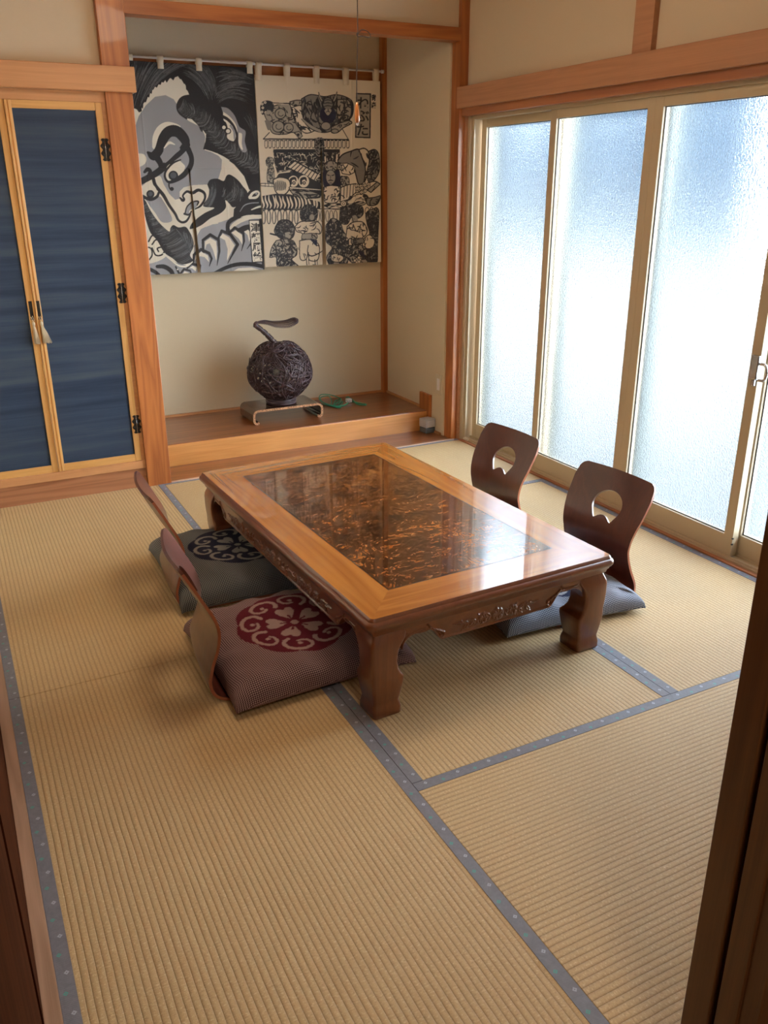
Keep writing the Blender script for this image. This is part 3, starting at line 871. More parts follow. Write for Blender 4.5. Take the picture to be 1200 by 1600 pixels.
# aprons with cloud scroll edge and carved peonies
def apron(length, fixed, side, along):
    """plate between legs; along 'x' or 'y'; side = sign of outward normal"""
    half = length / 2 - 0.014 - 0.100
    res = 0.0025
    cv = Canvas(-half, 0.17, 2 * half, 0.11, res)
    rnd = random.Random(3)
    def leaf(x, z, a, L, w, h):
        dx, dz = math.cos(a), math.sin(a)
        cv.stroke([(x, z, w * 0.3), (x + dx * L * 0.4, z + dz * L * 0.4, w), (x + dx * L, z + dz * L, w * 0.1)], (h, 0, 0))
        cv.stroke([(x, z, 0.002), (x + dx * L * 0.8, z + dz * L * 0.8, 0.002)], (h * 0.35, 0, 0))
    spots = [0.0] if along == 'x' else [-0.30, 0.0, 0.30]
    for cx in spots:
        zc = 0.232
        for j in range(-4, 5):
            if j == 0: continue
            x = cx + j * 0.026
            for s in (-1, 1):
                leaf(x, zc - 0.002, (0 if j > 0 else math.pi) + s * rnd.uniform(0.35, 0.95), rnd.uniform(0.022, 0.036), 0.011, rnd.uniform(0.5, 0.9))
        leaf(cx + 0.11, zc, 0.15, 0.045, 0.009, 0.7); leaf(cx - 0.11, zc, math.pi - 0.15, 0.045, 0.009, 0.7)
        for fx, r in ((cx, 0.017), (cx + 0.055, 0.014), (cx - 0.052, 0.013)):
            for i in range(7):
                a = i * 2 * math.pi / 7
                cv.circ(fx + r * 0.75 * math.cos(a), zc + r * 0.75 * math.sin(a), r * 0.5, (1.0, 0, 0))
                cv.ring(fx + r * 0.75 * math.cos(a), zc + r * 0.75 * math.sin(a), r * 0.5, 0.002, (0.5, 0, 0))
            cv.circ(fx, zc, r * 0.35, (0.6, 0, 0))
    for s in (-1, 1):
        e = s * half
        cv.stroke([(e - s * 0.085, 0.262, 0.003), (e - s * 0.100, 0.245, 0.004), (e - s * 0.125, 0.232, 0.005), (e - s * 0.140, 0.222, 0.005), (e - s * 0.136, 0.211, 0.005), (e - s * 0.124, 0.212, 0.004), (e - s * 0.126, 0.220, 0.003)], (1.0, 0, 0))
        cv.stroke([(e - s * 0.098, 0.247, 0.003), (e - s * 0.06, 0.252, 0.003), (e - s * 0.02, 0.251, 0.003)], (0.5, 0, 0))
    def bot(t):
        d = half - abs(t)
        if d < 0.045:
            k = d / 0.045
            return 0.205 + 0.040 * math.sqrt(max(0, 1 - (1 - k) ** 2))
        if d < 0.090: return 0.245 - 0.003 * math.sin((d - 0.045) / 0.045 * math.pi)
        if d < 0.135:
            k = (d - 0.090) / 0.045
            return 0.245 - 0.043 * (3 * k * k - 2 * k ** 3)
        return 0.202
    nc = int(2 * half / res); nr = 30
    V = []; F = []
    base = fixed
    zt = 0.271
    for i in range(nc + 1):
        t = -half + 2 * half * i / nc
        b = bot(t)
        for j in range(nr + 1):
            z = b + (zt - b) * j / nr
            ix = min(max(int((t - cv.x0) / res), 0), cv.nx - 1); iz = min(max(int((z - cv.y0) / res), 0), cv.ny - 1)
            h = float(cv.a[iz, ix, 0]) * 0.0052
            if (z - b) < 0.0055: h = 0.003
            off = side * (base + h)
            V.append((t, off, z) if along == 'x' else (off, t, z))
    for i in range(nc):
        for j in range(nr):
            a = i * (nr + 1) + j
            f = (a, a + nr + 1, a + nr + 2, a + 1)
            F.append(f if (along == 'x') == (side < 0) else f[::-1])
    # back and bottom
    o0 = len(V)
    for i in range(nc + 1):
        t = -half + 2 * half * i / nc
        for z in (bot(t), zt):
            off = side * (base - 0.018)
            V.append((t, off, z) if along == 'x' else (off, t, z))
    for i in range(nc):
        a = o0 + 2 * i; f0 = i * (nr + 1)
        F.append((a, a + 1, a + 3, a + 2)); F.append((f0, a, a + 2, f0 + nr + 1))
    o = link_mesh('apron', V, F, M['tab_edge'], table, True)
    m = o.modifiers.new('es', 'EDGE_SPLIT'); m.split_angle = math.radians(60)
apron(TW, TL / 2 - 0.024, -1, 'x'); apron(TW, TL / 2 - 0.024, 1, 'x')
apron(TL, TW / 2 - 0.024, -1, 'y'); apron(TL, TW / 2 - 0.024, 1, 'y')
box('under_panel', (-TW / 2 + 0.05, -TL / 2 + 0.05, 0.262), (TW / 2 - 0.05, TL / 2 - 0.05, 0.270), M['tab_edge'], table)

# ------------------------------------------------------------------ legless chairs
PROF = [(-0.066, 0.424), (-0.044, 0.378), (-0.014, 0.318), (0.014, 0.262), (0.026, 0.215), (0.022, 0.165), (0.006, 0.110), (-0.004, 0.065),
        (0.006, 0.028), (0.035, 0.009), (0.085, 0.006), (0.20, 0.006), (0.31, 0.006), (0.40, 0.006)]
PC = catmull(PROF, 10)
def build_chair():
    pc = np.array(PC); d = np.r_[0, np.cumsum(np.hypot(*np.diff(pc, axis=0).T))]
    Ltot = d[-1]
    def at(s):
        return np.interp(s, d, pc[:, 0]), np.interp(s, d, pc[:, 1])
    split = float(np.interp(np.argmin(np.abs(pc[:, 0] - 0.03) + (pc[:, 1] > 0.05) * 9), np.arange(len(d)), d))
    def hw(s):
        h = np.interp(s, [0, 0.06, 0.14, 0.25, 0.33, 0.42, 0.50, Ltot], [0.180, 0.190, 0.186, 0.166, 0.166, 0.186, 0.198, 0.198])
        for e, r in ((s, 0.026), (Ltot - s, 0.05)):
            if e < r: h -= r - math.sqrt(max(r * r - (r - e) ** 2, 0))
        return h
    th = 0.0045
    def sheet(s0, s1, name, hole):
        ns = int((s1 - s0) / 0.006); nw = 64
        bm = bmesh.new()
        G = []
        for side in (1, -1):
            g = []
            for i in range(ns + 1):
                s = s0 + (s1 - s0) * i / ns
                s_ = max(s, 0.0003) if s0 == 0 else min(s, Ltot - 0.0003)
                a, z = at(s_); a2, z2 = at(min(s_ + 0.004, Ltot)); a1, z1 = at(max(s_ - 0.004, 0))
                t = np.array([a2 - a1, z2 - z1]); t /= np.linalg.norm(t)
                nrm = np.array([-t[1], t[0]])          # points towards the sitter / up
                h = hw(s_)
                up = max(0.0, min(1.0, (0.5 - s) / 0.25))
                row = []
                for j in range(nw + 1):
                    w = h * (2 * j / nw - 1)
                    cup = 0.022 * up * (w / 0.19) ** 2
                    arch = 0.010 * (1 - (w / 0.19) ** 2) * max(0, 1 - s_ / 0.1)
                    row.append(bm.verts.new((a + nrm[0] * (side * th + cup) - t[0] * arch, w, z + nrm[1] * (side * th + cup) - t[1] * arch)))
                g.append(row)
            G.append(g)
        for k, g in enumerate(G):
            for i in range(ns):
                for j in range(nw):
                    f = [g[i][j], g[i][j + 1], g[i + 1][j + 1], g[i + 1][j]]
                    bm.faces.new(f if k else f[::-1])
        A, B = G
        for i in range(ns):
            bm.faces.new([A[i][0], A[i + 1][0], B[i + 1][0], B[i][0]][::-1]); bm.faces.new([A[i][-1], B[i][-1], B[i + 1][-1], A[i + 1][-1]][::-1])
        for j in range(nw):
            bm.faces.new([A[0][j], B[0][j], B[0][j + 1], A[0][j + 1]][::-1]); bm.faces.new([A[-1][j], A[-1][j + 1], B[-1][j + 1], B[-1][j]][::-1])
        bmesh.ops.recalc_face_normals(bm, faces=bm.faces)
        me = bpy.data.meshes.new(name); bm.to_mesh(me); bm.free()
        me.materials.append(M['chair']); me.materials.append(M['chair_edge'])
        ob = bpy.data.objects.new(name, me); COL.objects.link(ob)
        if hole:
            # dome with two lower corners and a raised bump between them
            pts = []
            for k in range(25):
                a = math.radians(-24 + 228 * k / 24)
                pts.append((0.070 * math.cos(a), 0.058 * math.sin(a)))
            pts += [(-0.047, -0.052), (-0.042, -0.058), (-0.034, -0.055), (-0.024, -0.047), (-0.013, -0.041), (0, -0.038), (0.013, -0.041), (0.024, -0.047), (0.034, -0.055), (0.042, -0.058), (0.047, -0.052)]
            ac, zc = at(0.128); a2, z2 = at(0.138)
            t = Vector((a2 - ac, 0, z2 - zc)).normalized(); nrm = Vector((-t.z, 0, t.x))
            b2 = bmesh.new()
            lo = []; hi = []
            for w, v in pts:
                c = Vector((ac, w, zc)) - t * v
                lo.append(b2.verts.new(c - nrm * 0.05)); hi.append(b2.verts.new(c + nrm * 0.07))
            n = len(pts)
            for k in range(n):
                b2.faces.new([lo[k], lo[(k + 1) % n], hi[(k + 1) % n], hi[k]])
            b2.faces.new(lo[::-1]); b2.faces.new(hi)
            bmesh.ops.recalc_face_normals(b2, faces=b2.faces)
            mc = bpy.data.meshes.new('cut'); b2.to_mesh(mc); b2.free()
            mc.materials.append(M['chair']); mc.materials.append(M['chair_edge'])
            co = bpy.data.objects.new('cut', mc); COL.objects.link(co)
            md = ob.modifiers.new('b', 'BOOLEAN'); md.operation = 'DIFFERENCE'; md.object = co; md.solver = 'EXACT'
            dg = bpy.context.evaluated_depsgraph_get(); dg.update()
            nm = bpy.data.meshes.new_from_object(ob.evaluated_get(dg)); nm.name = name
            ob.modifiers.clear(); ob.data = nm
            bpy.data.objects.remove(co)
            me = nm
        # thin side faces take the lighter edge material
        for p in me.polygons:
            p.use_smooth = True
        e = ob.modifiers.new('es', 'EDGE_SPLIT'); e.split_angle = math.radians(45)
        for p in me.polygons:
            c = p.center
            s_near = d[int(np.argmin((pc[:, 0] - c.x) ** 2 + (pc[:, 1] - c.z) ** 2))]
            h = hw(s_near)
            if abs(p.normal.y) > 0.75 and abs(c.y) > h - 0.012 and p.area < 3e-4:
                p.material_index = 1
        return ob
    root = empty('legless_chair')
    b = sheet(0.0, split, 'backrest', True); b.parent = root
    s = sheet(split, Ltot, 'seat', False); s.parent = root
    return root
chair0 = build_chair()
def copy_tree(o, parent=None):
    c = o.copy(); COL.objects.link(c)
    if parent: c.parent = parent
    for ch in list(o.children): copy_tree(ch, c)
    return c
CH = [((0.548, 1.650), -6, 'legless wooden chair at left front, standing behind the plum-red cushion'),
      ((0.600, 2.265), -4, 'legless wooden chair at left rear, nearest the closet doors'),
      ((2.085, 1.580), 184, 'legless dark wooden chair at right, in front of the third window'),
      ((2.072, 2.225), 183, 'legless dark wooden chair at right rear, nearest the alcove')]
for k, (p, a, lb) in enumerate(CH):
    c = chair0 if k == 0 else copy_tree(chair0)
    c.location = (p[0], p[1], 0.0); c.rotation_euler = (0, 0, math.radians(a))
    tag(c, lb, 'chair', 'legless chairs around the low table')

# ------------------------------------------------------------------ cushions
def medallion():
    cv = Canvas(-0.30, -0.30, 0.60, 0.60, 0.0015)
    D = (1, 0, 0); S = (1, 1, 0)
    P = []
    for k in range(96):
        a = 2 * math.pi * k / 96
        r = 0.178 + 0.014 * abs(math.cos(a * 4)) ** 0.7
        P.append((r * math.cos(a), r * math.sin(a)))
    cv.poly(P, D)
    for k in range(8):
        a = 2 * math.pi * (k + 0.5) / 8
        c = np.array([0.133 * math.cos(a), 0.133 * math.sin(a)])
        er = np.array([math.cos(a), math.sin(a)]); et = np.array([-math.sin(a), math.cos(a)])
        pts = []
        for t in np.linspace(0, 1, 22):
            th = -2.4 + t * 5.6; rr = 0.046 * (1 - 0.0 * t) if t < 0.62 else 0.046 * (1 - (t - 0.62) * 1.7)
            q = c + et * (rr * math.sin(th)) * 1.0 + er * (rr * math.cos(th)) * 0.78
            pts.append((q[0], q[1], 0.015 - 0.005 * t))
        cv.stroke(pts, S, smooth=False)
        q = c + er * 0.002 + et * 0.004
        cv.circ(q[0], q[1], 0.008, S)
    for k in range(5):
        a = 2 * math.pi * k / 5 + 0.3
        er = np.array([math.cos(a), math.sin(a)]); et = np.array([-math.sin(a), math.cos(a)])
        pts = []
        for u, v in [(0.022, 0.0), (0.045, 0.018), (0.066, 0.030), (0.086, 0.028), (0.092, 0.014), (0.082, 0.0), (0.092, -0.014), (0.086, -0.028), (0.066, -0.030), (0.045, -0.018)]:
            q = er * u + et * v; pts.append((q[0], q[1]))
        cv.poly(pts, S, True)
        q0 = er * 0.018; q1 = er * 0.045
        cv.stroke([(q0[0], q0[1], 0.004), (q1[0], q1[1], 0.008)], D)
    cv.circ(0, 0, 0.013, S); cv.ring(0, 0, 0.017, 0.004, D)
    return cv.down(2)
MED = medallion()
def cushion(name, loc, rz, sx, sy, T, mat, label, ears=0.012, seed=1, med_rot=0.0):
    n = 210
    rnd = random.Random(seed)
    ph = [rnd.uniform(0, 6.28) for _ in range(8)]
    u = np.linspace(-1, 1, n); U, Vv = np.meshgrid(u, u, indexing='ij')
    hx, hy = sx / 2, sy / 2
    X = hx * U * (1 - 0.035 * np.cos(Vv * math.pi / 2) ** 1.0); Y = hy * Vv * (1 - 0.035 * np.cos(U * math.pi / 2) ** 1.0)
    k = np.clip((1 - np.abs(U) ** 4.5), 0, 1) * np.clip((1 - np.abs(Vv) ** 4.5), 0, 1)
    dome = k ** 0.34
    edge = np.maximum(np.abs(U), np.abs(Vv))
    wr = 0.006 * np.exp(-((edge - 0.86) / 0.12) ** 2) * (np.sin(Vv * 15 + ph[0]) * (np.abs(U) > np.abs(Vv)) + np.sin(U * 14 + ph[1]) * (np.abs(Vv) >= np.abs(U)))
    sag = 0.006 * np.sin(U * 2.2 + ph[2]) * np.cos(Vv * 2.6 + ph[3]) - 0.010 * np.exp(-(U ** 2 + Vv ** 2) / 0.25)
    corner = (np.abs(U) * np.abs(Vv)) ** 6
    top = T * 0.42 + (T * 0.58) * dome + (wr + sag) * np.minimum(1, k * 2) - corner * (T * 0.42 - 0.012)
    top = T * 0.17 * (1 - dome) * (1 - corner) + 0.012 * corner + T * dome * (1 - 0.0) + (wr + sag) * np.minimum(1, k * 2)
    bot = T * 0.16 * (1 - dome) ** 2 * (1 - corner) + 0.006 * corner
    bot = np.minimum(bot, top - 0.0005)
    V = np.concatenate([np.stack([X, Y, top], -1).reshape(-1, 3), np.stack([X, Y, bot], -1).reshape(-1, 3)])
    idx = np.arange(n * n).reshape(n, n)
    f1 = np.stack([idx[:-1, :-1], idx[1:, :-1], idx[1:, 1:], idx[:-1, 1:]], -1).reshape(-1, 4)
    f2 = f1[:, ::-1] + n * n
    rimq = []
    b = list(idx[:, 0]) + list(idx[-1, 1:]) + list(idx[-2::-1, -1]) + list(idx[0, -2:0:-1])
    for i in range(len(b)):
        a, c = int(b[i]), int(b[(i + 1) % len(b)])
        rimq.append((c, a, a + n * n, c + n * n))
    F = np.concatenate([f1, f2, np.array(rimq)])
    me = bpy.data.meshes.new(name)
    me.vertices.add(len(V)); me.vertices.foreach_set('co', V.ravel())
    me.loops.add(F.size); me.loops.foreach_set('vertex_index', F.ravel())
    me.polygons.add(len(F)); me.polygons.foreach_set('loop_start', np.arange(0, F.size, 4)); me.polygons.foreach_set('loop_total', np.full(len(F), 4))
    me.polygons.foreach_set('use_smooth', np.ones(len(F), bool))
    me.materials.append(mat)
    me.update(calc_edges=True)
    # distances along the surface for the weave
    du = np.hypot(np.diff(X, axis=0), np.diff(top, axis=0)); SU = np.zeros_like(X); SU[1:] = np.cumsum(du, 0); SU -= SU[n // 2]
    dv = np.hypot(np.diff(Y, axis=1), np.diff(top, axis=1)); SV = np.zeros_like(X); SV[:, 1:] = np.cumsum(dv, 1); SV -= SV[:, n // 2:n // 2 + 1]
    uvv = np.stack([SU, SV], -1).reshape(-1, 2); uvv = np.concatenate([uvv, uvv])
    uv = me.uv_layers.new(name='UVMap'); uv.data.foreach_set('uv', uvv[F.ravel()].astype(np.float32).ravel())
    c, s = math.cos(med_rot), math.sin(med_rot)
    mx = c * X + s * Y; my = -s * X + c * Y
    gi = np.clip(((my + 0.30) / 0.003).astype(int), 0, MED.shape[0] - 1); gj = np.clip(((mx + 0.30) / 0.003).astype(int), 0, MED.shape[1] - 1)
    C = np.zeros((2 * n * n, 4), np.float32); C[:n * n, :3] = MED[gi, gj].reshape(-1, 3); C[:, 3] = 1
    at = me.attributes.new('ink', 'FLOAT_COLOR', 'POINT'); at.data.foreach_set('color', C.ravel())
    o = bpy.data.objects.new(name, me); COL.objects.link(o)
    o.location = loc; o.rotation_euler = (0, 0, rz)
    tag(o, label, 'cushion', 'square floor cushions around the low table')
    return o
cushion('floor_cushion', (0.862, 1.632, 0.0125), math.radians(1), 0.59, 0.55, 0.105, M['cu_red'], 'plum-red floor cushion with cream flower medallion at left front', seed=1, med_rot=0.1)
cushion('floor_cushion', (0.895, 2.325, 0.0125), math.radians(-2), 0.59, 0.62, 0.105, M['cu_navy'], 'charcoal floor cushion with dark flower medallion at left rear', seed=4, med_rot=0.5)
cushion('floor_cushion', (1.805, 1.590, 0.0125), math.radians(-5), 0.56, 0.52, 0.085, M['cu_blue'], 'blue-white speckled floor cushion behind the right table leg', seed=8, med_rot=0.2)

# ------------------------------------------------------------------ alcove display: stand, woven apple lamp, cord, box
sd = empty('display_stand', (1.735, 4.055, 0.125)); tag(sd, 'low curved wooden display stand carrying the woven vine ball', 'stand')
cl = []
for p in catmull([(-0.185, 0.010), (-0.200, 0.006), (-0.212, 0.016), (-0.213, 0.038), (-0.212, 0.062), (-0.196, 0.078), (-0.16, 0.080), (0, 0.080), (0.16, 0.080), (0.196, 0.078), (0.212, 0.062), (0.213, 0.038), (0.212, 0.016), (0.200, 0.006), (0.185, 0.010)], 8):
    cl.append((float(p[0]), float(p[1])))
def strip(name, cl, t, y0, y1, mat, parent):
    V = []; F = []
    n = len(cl)
    for i, (x, z) in enumerate(cl):
        a = cl[max(i - 1, 0)]; b = cl[min(i + 1, n - 1)]
        dx, dz = b[0] - a[0], b[1] - a[1]; L = math.hypot(dx, dz) or 1
        nx, nz = -dz / L * t, dx / L * t
        V += [(x + nx, y0, z + nz), (x + nx, y1, z + nz), (x - nx, y1, z - nz), (x - nx, y0, z - nz)]
    for i in range(n - 1):
        for k in range(4):
            a = 4 * i + k; b = 4 * i + (k + 1) % 4
            F.append((a, b, b + 4, a + 4))
    F.append((0, 3, 2, 1)); m = 4 * (n - 1); F.append((m, m + 1, m + 2, m + 3))
    o = link_mesh(name, V, F, mat, parent, True)
    e = o.modifiers.new('es', 'EDGE_SPLIT'); e.split_angle = math.radians(45)
    return o
M['stand'] = wood('stand_wood', (0.05, 0.022, 0.014), (0.09, 0.04, 0.025), 'x', 0.25, 0.6)
t = NT('speckled_rim'); n = t.noise(t.coord(), 260, 2, 0.7); t.base(t.ramp(n, [(0.42, (0.10, 0.035, 0.015)), (0.56, (0.55, 0.27, 0.12))])); t.set(0.45); M['rim'] = t.m
strip('stand_board', cl, 0.0055, -0.115, 0.125, M['stand'], sd)
strip('speckled_edge', cl, 0.0062, -0.121, -0.1145, M['rim'], sd)

bl = empty('woven_lamp', (1.735, 4.055, 0.2115)); tag(bl, 'dark purple-brown apple-shaped lamp woven from vines with curved stem and leaf', 'lamp')
rnd = random.Random(21)
def ballr(th):      # radius by polar angle from top
    c = math.cos(th)
    r = 0.188 - 0.010 * max(0, c) - 0.010 * max(0, -c) ** 2
    if th < 0.35: r -= 0.035 * (1 - th / 0.35)
    if c < -0.45: r += 0.0 
    return r
L = []
for k in range(165):
    ax = Vector((rnd.gauss(0, 1), rnd.gauss(0, 1), rnd.gauss(0, 1))).normalized()
    t1 = ax.orthogonal().normalized(); t2 = ax.cross(t1)
    tilt = rnd.uniform(-0.75, 0.75) ; a0 = rnd.uniform(0, 6.28); al = rnd.uniform(1.6, 6.2)
    wv = rnd.uniform(0.02, 0.12); wf = rnd.randint(3, 9); wp = rnd.uniform(0, 6.28)
    pts = []
    lift = rnd.uniform(-0.010, 0.003)
    for i in range(int(al * 7) + 3):
        a = a0 + al * i / (int(al * 7) + 2)
        h = tilt + wv * math.sin(a * wf + wp)
        v = (t1 * math.cos(a) + t2 * math.sin(a)) * math.cos(h) + ax * math.sin(h)
        th = math.acos(max(-1, min(1, v.z)))
        r = ballr(th) + lift + 0.004 * math.sin(a * 5 + wp)
        p = v * r
        z = p.z * 1.02
        # taper towards the base
        if z < -0.05:
            f = 1 - 0.30 * ((-0.05 - z) / 0.14) ** 1.8
            p.x *= f; p.y *= f
        z = max(z, -0.182)
        pts.append((p.x, p.y, z + 0.190))
    L.append(tube_data(pts, rnd.uniform(0.0022, 0.0042), 5))
VV, FF = join_data(L)
link_mesh('woven_vines', VV, FF, M['vine'], bl, True)
L = [tube_data([(0.085 * math.cos(a) * s, 0.085 * math.sin(a) * s, z) for a in np.linspace(0, 6.28, 28, endpoint=False)], 0.0055, 6, True) for s, z in ((1.0, 0.006), (1.02, 0.014), (0.96, 0.022), (1.04, 0.03))]
VV, FF = join_data(L); link_mesh('base_ring', VV, FF, M['vine'], bl, True)
sp = catmull([(-0.004, -0.02, 0.335), (-0.050, -0.02, 0.385), (-0.090, -0.02, 0.428), (-0.130, -0.02, 0.462), (-0.142, -0.02, 0.474), (-0.128, -0.02, 0.486)], 6)
L = [tube_data(sp, [0.015 - 0.004 * i / len(sp) for i in range(len(sp))], 8)]
for k in range(22):      # wrapping twine on the stem
    i = 1 + int(k * (len(sp) - 3) / 22); c = Vector(sp[i]); r = 0.0165 - 0.004 * i / len(sp)
    L.append(tube_data([(c.x + r * math.cos(a) * 0.8, c.y + r * math.sin(a), c.z + r * math.cos(a) * 0.6) for a in np.linspace(0, 6.28, 12, endpoint=False)], 0.002, 4, True))
VV, FF = join_data(L); link_mesh('stem', VV, FF, M['vine'], bl, True)
# leaf: slim, drooping middle, with fringe of ribs
L = []
mid_ = catmull([(-0.132, -0.02, 0.484), (-0.08, -0.02, 0.484), (-0.02, -0.02, 0.470), (0.05, -0.02, 0.468), (0.10, -0.02, 0.482), (0.120, -0.02, 0.484)], 10)
nm = len(mid_)
for i, p in enumerate(mid_):
    t = i / (nm - 1)
    w = 0.003 + 0.021 * (math.sin(math.pi * min(1, t ** 1.3)) ** 0.7 if 0 < t < 1 else 0)
    L.append(tube_data([(p[0], p[1] - w * 1.5, p[2] - w * 0.75 - 0.002), (p[0], p[1] - w * 0.4, p[2] + 0.004), (p[0], p[1] + w * 0.6, p[2] + w * 0.5), (p[0] + 0.001, p[1] + w * 1.4, p[2] + w * 0.4)], 0.0022, 5))
for o_ in (-1, -0.5, 0, 0.5, 1):
    pts = []
    for i, p in enumerate(mid_):
        t = i / (nm - 1); w = 0.003 + 0.021 * (math.sin(math.pi * min(1, t ** 1.3)) ** 0.7 if 0 < t < 1 else 0)
        pts.append((p[0], p[1] + o_ * w * 1.4, p[2] + (o_ * w * 0.62 if o_ < 0 else o_ * w * 0.4) + 0.003))
    L.append(tube_data(pts, 0.0022, 5))
VV, FF = join_data(L); link_mesh('leaf', VV, FF, M['vine'], bl, True)
bb = lathe('light_bulb', [(0.012, 0.06), (0.014, 0.10), (0.018, 0.12), (0.034, 0.15), (0.037, 0.175), (0.028, 0.20), (0.006, 0.212)], M['shelfglass'], bl, 18, 0.0, 0.0)
lathe('bulb_socket', [(0.02, 0.004), (0.02, 0.05), (0.014, 0.06)], M['black'], bl, 16)

# green power cord with plug
gc = empty('power_cord', (2.13, 4.15, 0.125)); tag(gc, 'thin green power cord lying in loops beside the display stand', 'power cord')
c1 = [(-0.42, 0.14, 0.0035), (-0.30, 0.165, 0.0035), (-0.16, 0.14, 0.0035), (-0.06, 0.06, 0.0035), (-0.03, -0.03, 0.004), (0.0, -0.085, 0.006), (-0.03, -0.05, 0.008), (-0.065, 0.08, 0.02), (-0.03, 0.165, 0.038), (0.04, 0.16, 0.032), (0.085, 0.10, 0.012),
      (0.05, 0.06, 0.008), (-0.01, 0.0, 0.008), (0.035, 0.075, 0.012), (0.080, 0.085, 0.014), (0.02, 0.02, 0.012), (-0.04, -0.03, 0.010), (0.0, 0.06, 0.022), (0.01, 0.13, 0.034), (-0.045, 0.13, 0.030), (-0.06, 0.05, 0.016), (-0.01, -0.06, 0.010), (0.04, -0.01, 0.008), (0.075, 0.055, 0.008),
      (0.03, 0.01, 0.006), (0.02, -0.05, 0.005), (0.10, 0.02, 0.0035), (0.13, 0.12, 0.0035), (0.165, 0.17, 0.0035), (0.155, 0.06, 0.0035), (0.135, -0.03, 0.0035), (0.165, -0.085, 0.0035), (0.185, -0.06, 0.0035), (0.150, 0.0, 0.0035), (0.125, 0.035, 0.006)]
tube('cable', catmull(c1, 7), 0.0033, M['green'], gc, 6)
pg = box('plug', (0.095, 0.025, 0.002), (0.130, 0.055, 0.024), M['white_pl'], gc, 0.003)
boxes('plug_prong', [((0.098, 0.018, 0.006), (0.100, 0.026, 0.016)), ((0.110, 0.018, 0.006), (0.112, 0.026, 0.016))], M['steel'], pg)

cb = empty('air_freshener', (2.553, 3.715, 0.004), math.radians(8)); tag(cb, 'small cube air freshener, pale grey lid over smoky base, at the alcove corner', 'air freshener')
s_ = 0.036
box('clear_base', (-s_ + 0.001, -s_ + 0.001, 0), (s_ - 0.001, s_ - 0.001, 0.036), M['smoke_pl'], cb, 0.006)
lid = box('lid', (-s_, -s_, 0.036), (s_, s_, 0.088), M['grey_pl'], cb, 0.004)
boxes('lid_vent', [((-s_ * 0.72, -s_ - 0.0005, 0.045 + i * 0.0075), (s_ * 0.72, -s_ + 0.001, 0.0475 + i * 0.0075)) for i in range(5)], M['white_pl'], lid)
lb = box('wall_block', (2.577, 3.735, 0.017), (2.5955, 3.862, 0.228), M['wood_z'], None, 0.003); tag(lb, 'small upright wooden block fixed to the alcove side wall behind the air freshener', 'wooden block')
wo = empty('wall_outlet', (2.595, 3.63, 0.31)); tag(wo, 'cream wall outlet plate beside the corner post, low on the alcove side wall', 'wall outlet')
box('cover_plate', (-0.006, -0.012, -0.06), (0.0, 0.058, 0.06), M['cream_pl'], wo, 0.002)
box('socket_insert', (-0.009, 0.008, -0.035), (-0.005, 0.036, 0.035), M['white_pl'], wo, 0.001)

# ------------------------------------------------------------------ pull cord of the ceiling light
pc_ = empty('pull_cord', (1.245, 1.9, H_CEIL)); tag(pc_, 'long thin brown light pull cord with knot loop hanging before the alcove', 'pull cord')
tube('cord', [(0.004, 0, 0), (0.000, 0, -0.50), (0.000, 0, -0.585), (-0.006, 0, -0.70), (-0.006, 0, -0.770)], 0.0014, M['cordbrown'], pc_, 6)
tube('knot_loop', catmull([(0.0, 0, -0.585), (0.012, 0, -0.572), (0.030, 0, -0.574), (0.042, 0, -0.584), (0.036, 0, -0.590), (0.015, 0, -0.588), (0.0, 0, -0.590), (-0.003, 0, -0.584), (0.0, 0, -0.578)], 5), 0.0014, M['cordbrown'], pc_, 6)
pw = lathe('wooden_pull', [(0.002, -0.765), (0.005, -0.775), (0.0075, -0.80), (0.008, -0.815), (0.0045, -0.822)][::-1], M['pull'], pc_, 14, -0.006, 0)
lathe('pull_tip', [(0.002, -0.829), (0.004, -0.827), (0.004, -0.822)], M['white_pl'], pw, 12, -0.006, 0)

# ceiling light of the room (the cord hangs from it, the lamp itself is above the frame and lit as added fill)
rl = empty('ceiling_light', (1.02, 1.88, H_CEIL)); tag(rl, 'round pendant light over the low table, above the picture frame', 'lamp')
LE = NT('lit_paper_shade'); LE.base((0.9, 0.85, 0.75)); LE.b.inputs['Emission Color'].default_value = (1.0, 0.86, 0.66, 1)
LE.b.inputs['Emission Strength'].default_value = LAMP_STRENGTH
lathe('lamp_cap', [(0.03, -0.030), (0.06, -0.025), (0.06, 0.0)], M['white_pl'], rl, 24)
lathe('lamp_shade', [(0.10, -0.185), (0.22, -0.175), (0.27, -0.14), (0.28, -0.10), (0.26, -0.06), (0.20, -0.035), (0.03, -0.030)], LE.m, rl, 40)

# ------------------------------------------------------------------ rods and printed curtains
rod = empty('tension_rod', (1.72, 4.30, 2.05)); tag(rod, 'white tension rod carrying the two printed curtains under the rail', 'curtain rod')
tube('rod', [(-0.845, 0, 0), (0.83, 0, 0)], 0.0058, M['white_pl'], rod, 10)
tube('rod_sleeve', [(-0.15, 0, 0.001), (0.09, 0, 0.001)], 0.0078, M['white_pl'], rod, 10)
for s in (-0.84, 0.825): tube('end_cap', [(s, 0, 0), (s + 0.015, 0, 0)], 0.010, M['white_pl'], rod, 12)

HU = [0.000533396, -0.000101546, 1.09023, -8.09824e-05, -0.00061535, 2.10199, -5.53997e-05, -3.85839e-05]
HV = [0.000568424, -0.000108215, 1.73911, -8.63004e-05, -0.000655759, 2.07905, -5.90377e-05, -4.11177e-05]

